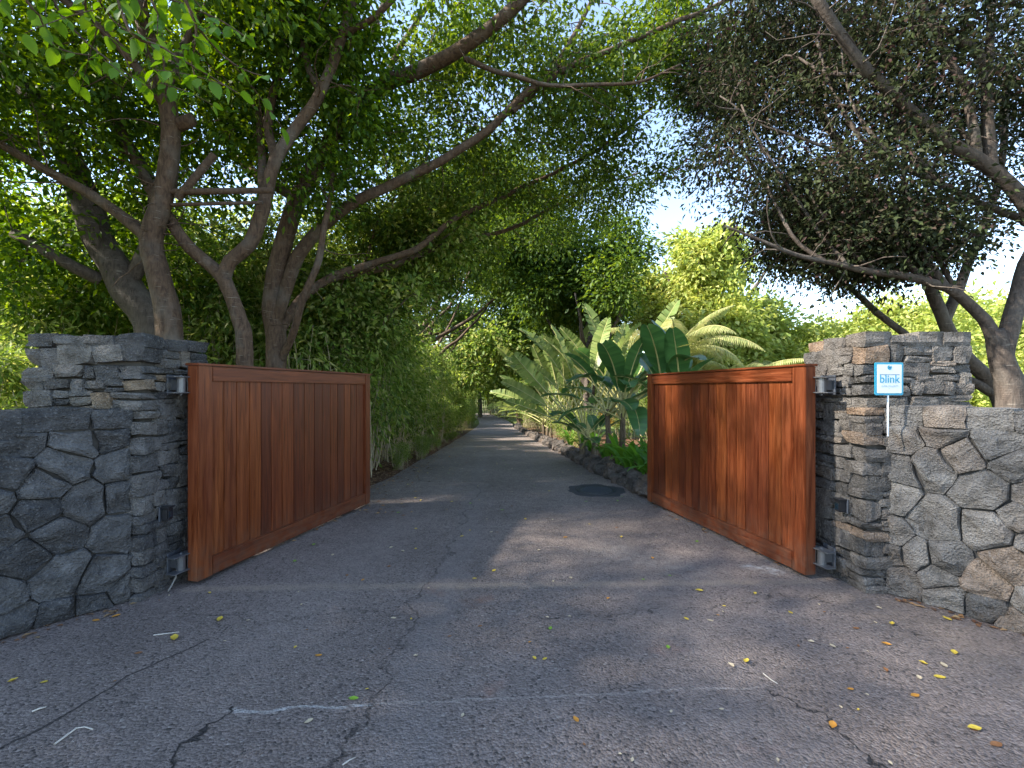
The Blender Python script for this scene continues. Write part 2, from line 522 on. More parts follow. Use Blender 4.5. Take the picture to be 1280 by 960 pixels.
MAT['petiole'] = plain('leaf_stalk', (0.40, 0.37, 0.15), 0.5, 0.4, 0, 12, 0.35)
MAT['stem'] = bark_mat('fibrous_stem', (0.06, 0.045, 0.03), (0.20, 0.15, 0.10))
MAT['strap'] = leaf_mat('leaf_strap', [(0.05, 0.15, 0.02), (0.09, 0.22, 0.035)], 0.4)
MAT['palm'] = leaf_mat('leaf_palm', [(0.16, 0.20, 0.07), (0.26, 0.29, 0.11), (0.34, 0.34, 0.15)], 0.35)
MAT['litter'] = leaf_mat('leaf_litter', [(0.12, 0.065, 0.035), (0.22, 0.13, 0.06), (0.30, 0.22, 0.11), (0.08, 0.045, 0.03)], 0.1)
MAT['fall_yellow'] = plain('fallen_yellow', (0.62, 0.45, 0.06), 0.5, 0.4, 0, 60, 0.3)
MAT['fall_orange'] = plain('fallen_orange', (0.55, 0.25, 0.04), 0.5, 0.4, 0, 60, 0.3)
MAT['fall_brown'] = plain('fallen_brown', (0.26, 0.12, 0.05), 0.7, 0.3, 0, 60, 0.4)
MAT['fall_green'] = plain('fallen_green', (0.20, 0.36, 0.04), 0.5, 0.4, 0, 60, 0.3)
MAT['fall_pale'] = plain('fallen_pale', (0.55, 0.45, 0.30), 0.7, 0.3, 0, 60, 0.3)

# ------------------------------------------------------------------ ground and driveway
def sheet(name, rows, mat, dz=0.0, label=None):
    """rows: list of (y, [x...]) with equal counts"""
    v, f = [], []
    n = len(rows[0][1])
    for y, xs in rows:
        for x in xs:
            v.append((x, y, zg(y) + dz))
    for i in range(len(rows) - 1):
        for k in range(n - 1):
            a = i * n + k
            f.append((a, a + 1, a + n + 1, a + n))
    o = obj(name, pydata(name, v, f), mat)
    tag(o, kind='structure')
    if label: o['label'] = label
    return o

ys = [-400, -40] + [k[0] for k in ZK[1:]]
sheet('ground', [(y, [-1200, -60, -20, -5, 0, 5, 20, 60, 1200]) for y in ys], MAT['soil'], -0.03, 'bare reddish soil and rough grass under the trees')

LE = [(-8, -9.0), (3.2, -9.0), (3.9, -9.0), (4.2, -3.0), (8, -2.38), (9.5, -2.25), (12, -2.35), (16, -2.5), (22, -2.72), (28, -2.93), (34, -3.1), (40, -3.25), (50, -3.55), (58, -4.3), (70, -7.0)]
RE = [(-8, 9.0), (3.2, 9.0), (3.9, 9.0), (4.2, 3.1), (6.2, 2.6), (6.9, 2.05), (8, 1.84), (9.5, 1.70), (12, 1.58), (16, 1.46), (22, 1.25), (28, 0.98), (34, 0.72), (40, 0.45), (50, 0.05), (58, -0.8), (70, -3.6)]
def edge(tab, y):
    return float(np.interp(y, [t[0] for t in tab], [t[1] for t in tab]))
yy = sorted(set([t[0] for t in LE] + [t[0] for t in RE] + [5, 6, 7, 8.7, 10.7, 14, 19]))
rows = []
for y in yy:
    a, b = edge(LE, y), edge(RE, y)
    jl = 0.05 * math.sin(y * 5.1) if y > 4.5 else 0
    rows.append((y, [a + jl, a * 0.5 + b * 0.5, b]))
sheet('driveway', rows, MAT['asphalt'], 0.0, 'worn grey asphalt driveway and forecourt with cracks and pale seams')

# raised planting bed behind the rock border
bed_y = [4.6, 5.2, 6.2, 6.9, 8, 9.5, 12, 16, 22, 28, 34, 40, 50, 58]
def bedx(y): return edge(RE, y) + 0.20 + (0.35 if y < 6.3 else 0)
v, f = [], []
for y in bed_y:
    b = bedx(y)
    for k, (dx, dz) in enumerate(((0, 0.0), (0.02, 0.16), (0.8, 0.22), (3.0, 0.25), (6.0, -0.05))):
        v.append((b + dx, y, zg(y) + dz))
for i in range(len(bed_y) - 1):
    for k in range(4):
        a = i * 5 + k
        f.append((a, a + 1, a + 6, a + 5))
tag(obj('planting_bed', pydata('planting_bed', v, f), MAT['soil']), 'raised soil bed behind the low rock border', kind='structure')

# ------------------------------------------------------------------ stones
def stone_variant(i, cuts=3, amp=0.07, rnd=0.10, skew=1.0):
    rng = random.Random(100 + i)
    bm = bmesh.new()
    bmesh.ops.create_cube(bm, size=1.0)
    bmesh.ops.subdivide_edges(bm, edges=list(bm.edges), cuts=cuts - 1, use_grid_fill=True)
    off = Vector((rng.uniform(0, 90), rng.uniform(0, 90), rng.uniform(0, 90)))
    cor = {k: Vector((rng.uniform(-1, 1) * 0.10, rng.uniform(-1, 1) * 0.04, rng.uniform(-1, 1) * 0.13)) * skew for k in range(8)}
    for vv in bm.verts:
        c = vv.co.copy()
        sk = Vector((0, 0, 0))
        for k in range(8):
            wx = (0.5 + c.x) if k & 1 else (0.5 - c.x); wy = (0.5 + c.y) if k & 2 else (0.5 - c.y); wz = (0.5 + c.z) if k & 4 else (0.5 - c.z)
            sk += cor[k] * (wx * wy * wz)
        m_ = sorted(abs(t) for t in c)
        if m_[1] > 0.49:                           # box edges and corners pulled in
            c *= 1 - rnd * (0.55 if m_[0] < 0.49 else 1.0) * rng.uniform(0.4, 1.25)
        nn = Vector((mnoise.noise(c * 2.1 + off), mnoise.noise(c * 2.1 + off + Vector((9, 3, 1))), mnoise.noise(c * 2.1 + off + Vector((2, 7, 5)))))
        vv.co = c + nn * amp + sk
    bmesh.ops.triangulate(bm, faces=list(bm.faces))
    return bm_mesh(bm, 'stone_block')
STONES = [stone_variant(i) for i in range(22)]
COPING = [stone_variant(70 + i, 3, 0.06, 0.08, 0.35) for i in range(8)]
ROCKS = [stone_variant(40 + i, 3, 0.20, 0.22) for i in range(10)]
def stone_set(mat, src):
    out = []
    for me in src:
        c = me.copy(); c.materials.append(mat); out.append(c)
    return out

def pillar(label, x0, x1, y0, y1, h, inner, mat, seed):
    rng = random.Random(seed)
    cx, cy = (x0 + x1) / 2, (y0 + y1) / 2
    t = thing('stone_pillar', label, 'pillar', (cx, cy, 0), 0, None)
    hx, hy = (x1 - x0) / 2, (y1 - y0) / 2
    obj('core', box_mesh('core', -hx + .05, hx - .05, -hy + .05, hy - .05, -0.05, h - 0.05), MAT['joint'], t)
    variants = stone_set(mat, STONES)
    dep = 0.15
    zs = [-0.03]
    while zs[-1] < h - 0.15:
        zs.append(zs[-1] + rng.uniform(0.075, 0.15))
    zs[-1] = h - 0.09
    def wave(k, u, face):
        if k == 0 or k == len(zs) - 1: return zs[k]
        return zs[k] + 0.04 * mnoise.noise((u * 4.5 + face * 7.7, k * 3.1 + seed, 0.3))
    def put(face, u0, u1, z0, z1, d):
        w, hh = u1 - u0, z1 - z0
        g = rng.uniform(0.004, 0.012)
        proud = rng.uniform(-0.009, 0.010)
        um, zm = (u0 + u1) / 2, (z0 + z1) / 2
        me = rng.choice(variants)
        sc = ((w - g) * 1.05, d + 0.03, (hh - g) * 1.06)
        rz = rng.uniform(-0.05, 0.05)
        tilt = rng.uniform(-0.05, 0.05)
        fl = rng.choice((0, PI))
        if face == 0:   loc, r = (um, -hy + d / 2 - proud, zm), 0
        elif face == 1: loc, r = (um, hy - d / 2 + proud, zm), 0
        elif face == 2: loc, r = (-hx + d / 2 - proud, um, zm), PI / 2
        else:           loc, r = (hx - d / 2 + proud, um, zm), PI / 2
        obj('stone', me, None, t, loc, (tilt if r == 0 else 0, fl + tilt, r + rz), sc)
    fine = {0, 3 if inner > 0 else 2}
    for k in range(len(zs) - 1):
        for face in range(4):
            half = hx if face < 2 else hy
            own = (k % 2 == 0) == (face < 2)
            a, b = (-half, half) if own else (-half + dep * 0.96, half - dep * 0.96)
            u = a
            while u < b - 1e-6:
                w = rng.uniform(0.10, 0.25) if face in fine else rng.uniform(0.26, 0.46)
                if b - (u + w) < 0.08: w = b - u
                z0, z1 = wave(k, u + w / 2, face), wave(k + 1, u + w / 2, face)
                if z1 - z0 > 0.092 and rng.random() < 0.35 and face in fine:
                    zm = z0 + (z1 - z0) * rng.uniform(0.38, 0.62)
                    put(face, u, u + w, z0, zm, dep); put(face, u, u + w, zm, z1, dep)
                else:
                    put(face, u, u + w, z0, z1, dep)
                u += w
    # top stones
    nx, ny = 4, 3
    for i in range(nx):
        for j in range(ny):
            xa, xb = -hx + 2 * hx * i / nx, -hx + 2 * hx * (i + 1) / nx
            ya, yb = -hy + 2 * hy * j / ny, -hy + 2 * hy * (j + 1) / ny
            hh = rng.uniform(0.085, 0.12)
            obj('cap_stone', rng.choice(variants), None, t, ((xa + xb) / 2, (ya + yb) / 2, h - 0.095 + hh / 2), (0, 0, rng.uniform(-.05, .05)),
                ((xb - xa) * 1.05, (yb - ya) * 1.05, hh))
    return t
pillar('square stacked-stone gate pillar on the side without the sign', -3.79, -2.88, 3.54, 4.28, 2.08, +1, MAT['ledge_cool'], 3)
pillar('square stacked-stone gate pillar behind the small blue sign', 2.86, 3.72, 3.68, 4.42, 2.10, -1, MAT['ledge_warm'], 8)

def clip_poly(poly, mid, nv):
    out = []
    for i in range(len(poly)):
        a, b = poly[i], poly[(i + 1) % len(poly)]
        da, db = (a - mid).dot(nv), (b - mid).dot(nv)
        if da <= 0: out.append(a)
        if (da < 0 < db) or (db < 0 < da):
            out.append(a + (b - a) * (da / (da - db)))
    return out

def voronoi(w, h, spacing, seed, relax=0):
    rng = random.Random(seed)
    pts = []
    tries = 0
    while tries < 9000:
        p = Vector((rng.uniform(0, w), rng.uniform(0, h)))
        s = spacing(p, rng)
        if all((p - q[0]).length > (s + q[1]) / 2 for q in pts):
            pts.append((p, s))
        tries += 1
    pts = [p for p, s in pts]
    for it in range(relax + 1):
        cells = []
        for i, p in enumerate(pts):
            poly = [Vector((0, 0)), Vector((w, 0)), Vector((w, h)), Vector((0, h))]
            for j, q in enumerate(pts):
                if i != j and (q - p).length < 1.4:
                    poly = clip_poly(poly, (p + q) / 2, q - p)
                    if len(poly) < 3: break
            cells.append(poly)
        if it < relax:
            pts = [sum(c, Vector((0, 0))) / len(c) if len(c) > 2 else p for c, p in zip(cells, pts)]
    return [c for c in cells if len(c) > 2]

def poly_stone(cell, rng, fs, gap):
    cen = sum(cell, Vector((0, 0))) / len(cell)
    # round corners
    out = []
    n = len(cell)
    for i in range(n):
        a, b, c = cell[i - 1], cell[i], cell[(i + 1) % n]
        la, lc = (a - b).length, (c - b).length
        k = rng.uniform(0.03, 0.10)
        if la > 0.03: out.append(b + (a - b) * k)
        if lc > 0.03: out.append(b + (c - b) * k)
        if lc > 0.12:
            e = (c - b).normalized()
            out.append(b.lerp(c, rng.uniform(.4, .6)) + Vector((-e.y, e.x)) * 0.02 * mnoise.noise(((b.x + c.x) * 13, (b.y + c.y) * 13, 0.5)))
    size = sum((p - cen).length for p in out) / len(out)
    pts = []
    for p in out:
        q = p - cen
        q = q * max(0.3, 1 - gap / max(q.length, 0.03))
        q += Vector((rng.uniform(-1, 1), rng.uniform(-1, 1))) * 0.006
        pts.append(q)
    n = len(pts)
    tx, tz = rng.uniform(-0.16, 0.16), rng.uniform(-0.16, 0.16)
    off = rng.uniform(0, 80)
    bulge = rng.uniform(-0.004, 0.022)
    V, F = [], []
    for shrink, dep, jit in ((1.0, -0.07, 0), (1.0, 0.006, 0.004), (0.955, 0.018, 0.012), (0.74, 0.022 + bulge * 0.4, 0.026), (0.4, 0.022 + bulge * 0.8, 0.024)):
        for q in pts:
            u = q * shrink
            d = dep
            if dep > 0.01:
                d += u.x * tx + u.y * tz + jit * mnoise.noise((u.x * 9 + off, u.y * 9, off)) * 2
            V.append((u.x, fs * d, u.y))
    V.append((0, fs * (0.022 + bulge + rng.uniform(-.008, .008)), 0))
    for r in range(4):
        for i in range(n):
            a, b = r * n + i, r * n + (i + 1) % n
            F.append((a, b, b + n, a + n))
    for i in range(n):
        F.append((4 * n + i, 4 * n + (i + 1) % n, 5 * n))
    me = pydata('wall_stone', V, F)
    bm = bmesh.new(); bm.from_mesh(me)
    bmesh.ops.recalc_face_normals(bm, faces=list(bm.faces))
    bm.to_mesh(me); bm.free()
    return me, cen

def wall(label, start, d, L, h, fs, mat, spacing, seed):
    rng = random.Random(seed)
    rz = math.atan2(d[1], d[0])
    t = thing('stone_wall', label, 'wall', (start[0], start[1], 0), rz)
    T = 0.42
    ya, yb = (-T, -0.032) if fs > 0 else (0.032, T)
    obj('core', box_mesh('core', 0, L, ya, yb, -0.1, h - 0.06), MAT['joint'], t)
    ch = 0.145
    for cell in voronoi(L, h - ch, spacing, seed):
        me, cen = poly_stone(cell, rng, fs, 0.004)
        obj('stone', me, mat, t, (cen.x, -fs * 0.012, cen.y))
    variants = stone_set(mat, COPING)
    u = 0.0
    while u < L - 0.05:
        w = min(rng.uniform(0.2, 0.36), L - u)
        hh = rng.uniform(0.135, 0.165)
        obj('coping_stone', rng.choice(variants), None, t, (u + w / 2, -fs * T / 2 + fs * rng.uniform(-.01, .025), h - ch + hh / 2), (0, 0, rng.uniform(-.03, .03)),
            ((w - 0.006) * 1.05, T * 1.02, hh * 1.08))
        u += w
    return t
wall('dark fitted basalt wall, partly shade-toned, on the side without the sign', (-2.97, 3.55), (-0.59, -0.81), 3.4, 1.50, +1, MAT['basalt_cool'],
     lambda p, r: r.choice((0.14, 0.2, 0.26, 0.30)), 5)
wall('weathered brown-grey fitted rock wall beside the sign pillar', (3.04, 3.69), (0.55, -0.83), 3.4, 1.51, -1, MAT['basalt_warm'],
     lambda p, r: r.choice((0.13, 0.18, 0.25)) if p.y < 0.55 else r.choice((0.15, 0.22, 0.34, 0.42)), 21)

# ------------------------------------------------------------------ gate leaves
def gate(label, near, far, fs, seed):
    """fs=+1: body lies on local +y of the seen face"""
    rng = random.Random(seed)
    dv = Vector(far) - Vector(near)
    L = 2.75
    rz = math.atan2(dv.y, dv.x)
    t = thing('gate_leaf', label, 'gate', (near[0], near[1], 0), rz, 'pair of open driveway gate leaves')
    z0, z1, th = 0.032, 1.875, 0.11
    def part(name, x0, x1, y0, y1, za, zb, mat, bev=0.006, parent=t):
        cx, cy_, cz = (x0 + x1) / 2, (y0 + y1) / 2, (za + zb) / 2
        ys_ = sorted((fs * y0, fs * y1))
        return obj(name, box_mesh(name, x0 - cx, x1 - cx, ys_[0] - fs * cy_, ys_[1] - fs * cy_, za - cz, zb - cz, bev, 2), mat, parent, (cx, fs * cy_, cz))
    SW = 0.145
    part('stile', 0, SW, 0, th, z0, z1 - 0.022, MAT['wood_v'])
    part('stile', L - 0.12, L, 0, th, z0, z1 - 0.022, MAT['wood_v'])
    part('top_rail', SW + .001, L - .121, 0.004, th - .004, z1 - 0.15, z1 - 0.024, MAT['wood_h'])
    part('bottom_rail', SW + .001, L - .121, 0.004, th - .004, z0 + .004, z0 + 0.16, MAT['wood_h'])
    part('cap_rail', -0.012, L + 0.012, -0.014, th + 0.014, z1 - 0.021, z1, MAT['wood_h'], 0.005)
    n = 16
    a, b = SW + 0.001, L - 0.121
    x = a
    ws = [rng.uniform(0.85, 1.15) for i in range(n)]
    s = (b - a) / sum(ws)
    for w in ws:
        w *= s
        dpt = rng.uniform(-0.0015, 0.0015)
        part('plank', x + 0.0012, x + w - 0.0012, 0.034 + dpt, th - 0.03 + dpt, z0 + 0.14, z1 - 0.13, MAT['wood_v'], 0.004)
        x += w
    # hinges
    for hz in (1.69, 0.20):
        hg = obj('hinge', box_mesh('hinge_plate', -0.055, 0.055, -0.005, 0.005, -0.07, 0.07, 0.002), MAT['steel'], t, (0.06, fs * (th + 0.005), hz))
        tb = Tubes(); tb.add([(0, 0, -0.062), (0, 0, 0.062)], [0.034, 0.034], 16)
        obj('barrel', pydata('barrel', *cap(tb)), MAT['steel'], hg, (-0.095, fs * 0.02, 0))
        for dz in (-0.066, 0.066):
            obj('bracket', box_mesh('bracket', -0.15, 0.035, -0.045, 0.045, -0.005, 0.005, 0.002), MAT['steel'], hg, (-0.05, fs * 0.012, dz))
        obj('wall_plate', box_mesh('wall_plate', -0.075, 0.075, -0.007, 0.007, -0.085, 0.085, 0.003), MAT['dark_steel'], hg, (-0.08, fs * 0.115, 0), (0, 0, -rz + PI / 2))
        tb = Tubes(); tb.add([(0, 0, -0.09), (0, 0, 0.082)], [0.011, 0.011], 8)
        obj('pin', pydata('pin', *cap(tb)), MAT['dark_steel'], hg, (-0.095, fs * 0.02, 0))
        obj('hinge_arm', box_mesh('hinge_arm', -0.035, 0.035, -0.055, 0.055, -0.045, 0.045, 0.003), MAT['steel'], hg, (-0.088, fs * 0.07, 0))
    return t
def cap(tb):
    """close the start of the first tube"""
    v, f = list(tb.v), list(tb.f)
    k = next(i for i, q in enumerate(f) if len(q) == 3)
    sides = len(f) - k
    f.append(tuple(reversed(range(sides))))
    return v, f
gl = gate('reddish hardwood gate leaf of upright boards, hinged opposite the sign', (-2.64, 3.82), (-2.04, 6.45), +1, 4)
gr = gate('reddish hardwood gate leaf of upright boards, hinged at the sign pillar', (2.55, 3.95), (1.955, 6.73), -1, 9)
tb = Tubes()
w0 = gl.matrix_basis.inverted()
pts = [Vector((-2.80, 3.80, 0.16)), Vector((-2.79, 3.77, 0.09)), Vector((-2.80, 3.74, 0.04)), Vector((-2.80, 3.70, 0.008))]
tb.add([w0 @ p for p in pts], [0.006] * 4, 6)
obj('cable', tb.mesh('cable'), MAT['cable'], gl)

# ------------------------------------------------------------------ gate sensors on the pillars
def sensor(label, x, y, z, sx):
    t = thing('gate_sensor', label, 'sensor', (x, y, z), 0, 'gate beam sensors on the pillars')
    obj('back_plate', box_mesh('back_plate', -0.006, 0.006, -0.045, 0.045, -0.06, 0.06, 0.003), MAT['dark_steel'], t, (sx * 0.012, 0, 0))
    obj('housing', box_mesh('housing', -0.03, 0.03, -0.032, 0.032, -0.05, 0.05, 0.008, 2), MAT['black'], t, (sx * 0.048, 0, 0))
    obj('hood', box_mesh('hood', -0.034, 0.034, -0.04, 0.04, -0.006, 0.006, 0.003), MAT['black'], t, (sx * 0.05, 0, 0.055))
    obj('eye_window', box_mesh('eye_window', -0.004, 0.004, -0.02, 0.02, -0.026, 0.026, 0.002), MAT['lens'], t, (sx * 0.079, 0, -0.004))
sensor('small black beam sensor on the pillar opposite the sign', -2.87, 3.72, 0.635, 1)
sensor('small black beam sensor on the sign pillar', 2.85, 3.88, 0.66, -1)

# ------------------------------------------------------------------ the small sign on a stake
def text_mesh(name, s, size, extrude=0.0006, offset=0.0):
    cu = bpy.data.curves.new(name, 'FONT')
    cu.body = s; cu.size = size; cu.extrude = extrude; cu.align_x = 'CENTER'; cu.align_y = 'CENTER'
    cu.offset = offset
    cu.resolution_u = 4
    o = bpy.data.objects.new(name, cu)
    C.objects.link(o)
    dg = bpy.context.evaluated_depsgraph_get()
    me = bpy.data.meshes.new_from_object(o.evaluated_get(dg))
    bpy.data.objects.remove(o, do_unlink=True)
    bpy.data.curves.remove(cu)
    return me
def rr_mesh(name, w, h, r, t):
    bm = bmesh.new()
    pts = []
    for cx, cz, a0 in ((w / 2 - r, h / 2 - r, 0), (-w / 2 + r, h / 2 - r, 90), (-w / 2 + r, -h / 2 + r, 180), (w / 2 - r, -h / 2 + r, 270)):
        for k in range(5):
            a = R(a0 + k * 22.5)
            pts.append(bm.verts.new((cx + r * math.cos(a), 0, cz + r * math.sin(a))))
    fc = bm.faces.new(pts)
    ex = bmesh.ops.extrude_face_region(bm, geom=[fc])
    for vv in ex['geom']:
        if isinstance(vv, bmesh.types.BMVert): vv.co.y += t
    bmesh.ops.recalc_face_normals(bm, faces=list(bm.faces))
    return bm_mesh(bm, name)
sc_ = P(1111.5, 473.5, 3.55)
sg = thing('yard_sign', 'small blue-bordered white security sign on a thin white stake', 'sign', (sc_.x, sc_.y, 1.30), R(4))
cz = sc_.z - 1.30
obj('panel', rr_mesh('panel', 0.235, 0.256, 0.012, 0.006), MAT['blue'], sg, (0, 0, cz))
obj('face_sheet', rr_mesh('face_sheet', 0.203, 0.224, 0.006, 0.002), MAT['white'], sg, (0, -0.003, cz))
def flat(name, me, mat, x, z, parent=sg):
    return obj(name, me, mat, parent, (x, -0.0042, cz + z), (R(90), 0, 0))
flat('lettering', text_mesh('lettering', 'blink', 0.088, 0.0006, 0.0004), MAT['blue'], 0, -0.004)
flat('small_lettering', text_mesh('small_lettering', 'HOME SECURITY', 0.0195), MAT['pale'], 0, -0.055)
obj('rule_line', box_mesh('rule_line', -0.082, 0.082, -0.0007, 0.0007, -0.0017, 0.0017), MAT['navy'], sg, (0, -0.0042, cz + 0.0335))
def disc(name, r, mat, x, z, y=-0.0042, n=28, notch=None):
    V = [(0, 0, 0)]; F = []
    ks = range(n + 1)
    for k in ks:
        a = 2 * PI * k / n
        V.append((r * math.cos(a), 0, r * math.sin(a)))
    for k in range(n):
        if notch and notch[0] <= k / n < notch[1]: continue
        F.append((0, k + 2, k + 1))
    return obj(name, pydata(name, V, F), mat, sg, (x, y, cz + z))
disc('emblem', 0.0185, MAT['blue'], 0, 0.088, notch=(0.13, 0.25))
disc('emblem_dot', 0.007, MAT['navy'], 0.001, 0.088, -0.0047)
disc('mark', 0.0035, MAT['pale'], -0.004, -0.077)
tb = Tubes(); tb.add([(0, 0.012, cz - 0.45), (0, 0.012, cz + 0.05)], [0.0065, 0.0065], 8)
obj('stake', tb.mesh('stake'), MAT['stake'], sg)

# ------------------------------------------------------------------ utility cover on the drive
cpos = G(745, 613)
t = thing('utility_cover', 'round dark utility cover set in the driveway by the rock border', 'manhole cover', (cpos.x, cpos.y, zg(cpos.y)))
def ring_mesh(name, r0, r1, z0, z1, n=48, wob=0.0):
    V, F = [], []
    for k in range(n):
        a = 2 * PI * k / n
        w = 1 + wob * mnoise.noise((math.cos(a) * 2, math.sin(a) * 2, 3))
        for r, z in ((r1 * w, z0), (r1 * w * 0.985, z1), (r0, z1)):
            V.append((r * math.cos(a), r * math.sin(a), z))
    for k in range(n):
        a, b = k * 3, ((k + 1) % n) * 3
        F += [(a, b, b + 1, a + 1), (a + 1, b + 1, b + 2, a + 2)]
    if r0 > 0:
        return pydata(name, V, F)
    return pydata(name, V, F)
obj('asphalt_collar', ring_mesh('asphalt_collar', 0.30, 0.46, -0.01, 0.008, 48, 0.25), MAT['patch'], t)
obj('frame', ring_mesh('frame', 0.285, 0.325, -0.01, 0.016), MAT['iron'], t)
bm = bmesh.new(); bmesh.ops.create_cone(bm, cap_ends=True, segments=48, radius1=0.285, radius2=0.282, depth=0.03)
lid = obj('lid', bm_mesh(bm, 'lid'), MAT['iron'], t, (0, 0, 0.0))
for k in range(-4, 5):
    hw = math.sqrt(max(0.0, 0.26 ** 2 - (k * 0.058) ** 2))
    obj('rib', box_mesh('rib', -hw, hw, -0.012, 0.012, -0.004, 0.004, 0.002), MAT['iron'], lid, (0, k * 0.058, 0.017))

# ------------------------------------------------------------------ low rock border along the drive
rng = random.Random(77)
tb_ = thing('rock_border', 'low border of rough lava rocks edging the planting bed', 'rock border', (edge(RE, 8), 8, 0))
rocks = stone_set(MAT['border_rock'], ROCKS)
y = 5.0
cnt = 0
while y < 44 and cnt < 290:
    s = rng.uniform(0.20, 0.34) * (1 + max(0, y - 14) * 0.02)
    x = edge(RE, y) + 0.10 + (0.45 if y < 6.2 else max(0, 0.45 * (6.9 - y) / 0.7) if y < 6.9 else 0)
    obj('rock', rng.choice(rocks), None, tb_, (x - tb_.location.x + rng.uniform(-.03, .03), y - 8, zg(y) + 0.07), (rng.uniform(-.4, .4), rng.uniform(-.4, .4), rng.uniform(0, 6)),
        (s * 1.15, s * rng.uniform(.8, 1.15), s * rng.uniform(0.62, 0.85)))
    cnt += 1
    if y < 26:
        s2 = s * rng.uniform(.55, .8)
        obj('rock', rng.choice(rocks), None, tb_, (x - tb_.location.x + rng.uniform(0.03, .12), y - 8 + rng.uniform(-.1, .1), zg(y) + 0.2), (rng.uniform(-.5, .5), rng.uniform(-.5, .5), rng.uniform(0, 6)),
            (s2 * 1.2, s2, s2 * 0.62))
        cnt += 1
    y += s * 0.85

# ------------------------------------------------------------------ trees
def leaves_np(centers, dirs, L, W, nrng, fold=0.18, upbias=1.0):
    n = len(centers)
    d = nrm(dirs)
    up = np.zeros((n, 3)); up[:, 2] = upbias
    ref = nrm(up + nrng.normal(0, 0.55, (n, 3)))
    s = nrm(np.cross(d, ref))
    nn = nrm(np.cross(s, d))
    Ls = L * nrng.uniform(0.5, 1.4, (n, 1)); Ws = W * nrng.uniform(0.7, 1.25, (n, 1))
    a = centers
    b = centers + d * Ls * 0.42 + s * Ws * 0.5 + nn * Ws * fold
    c = centers + d * Ls - nn * Ls * 0.10
    e = centers + d * Ls * 0.42 - s * Ws * 0.5 + nn * Ws * fold
    V = np.stack([a, b, c, e], axis=1).reshape(-1, 3)
    i = np.arange(n)[:, None] * 4
    T = np.concatenate([i + np.array([[0, 1, 2]]), i + np.array([[0, 2, 3]])], axis=1).reshape(-1, 3)
    return V, T

def catmull(pts, step):
    pts = [Vector(p) for p in pts]
    if len(pts) < 3:
        n = max(2, int((pts[1] - pts[0]).length / step))
        return [pts[0].lerp(pts[1], i / n) for i in range(n + 1)], [i / n for i in range(n + 1)]
    q = [pts[0] * 2 - pts[1]] + pts + [pts[-1] * 2 - pts[-2]]
    out, tt = [], []
    m_ = len(pts) - 1
    for i in range(m_):
        p0, p1, p2, p3 = q[i:i + 4]
        n = max(2, int((p2 - p1).length / step))
        for k in range(n):
            t = k / n
            out.append(0.5 * ((2 * p1) + (p2 - p0) * t + (2 * p0 - 5 * p1 + 4 * p2 - p3) * t * t + (3 * p1 - p0 - 3 * p2 + p3) * t ** 3))
            tt.append((i + t) / m_)
    out.append(pts[-1]); tt.append(1.0)
    return out, tt

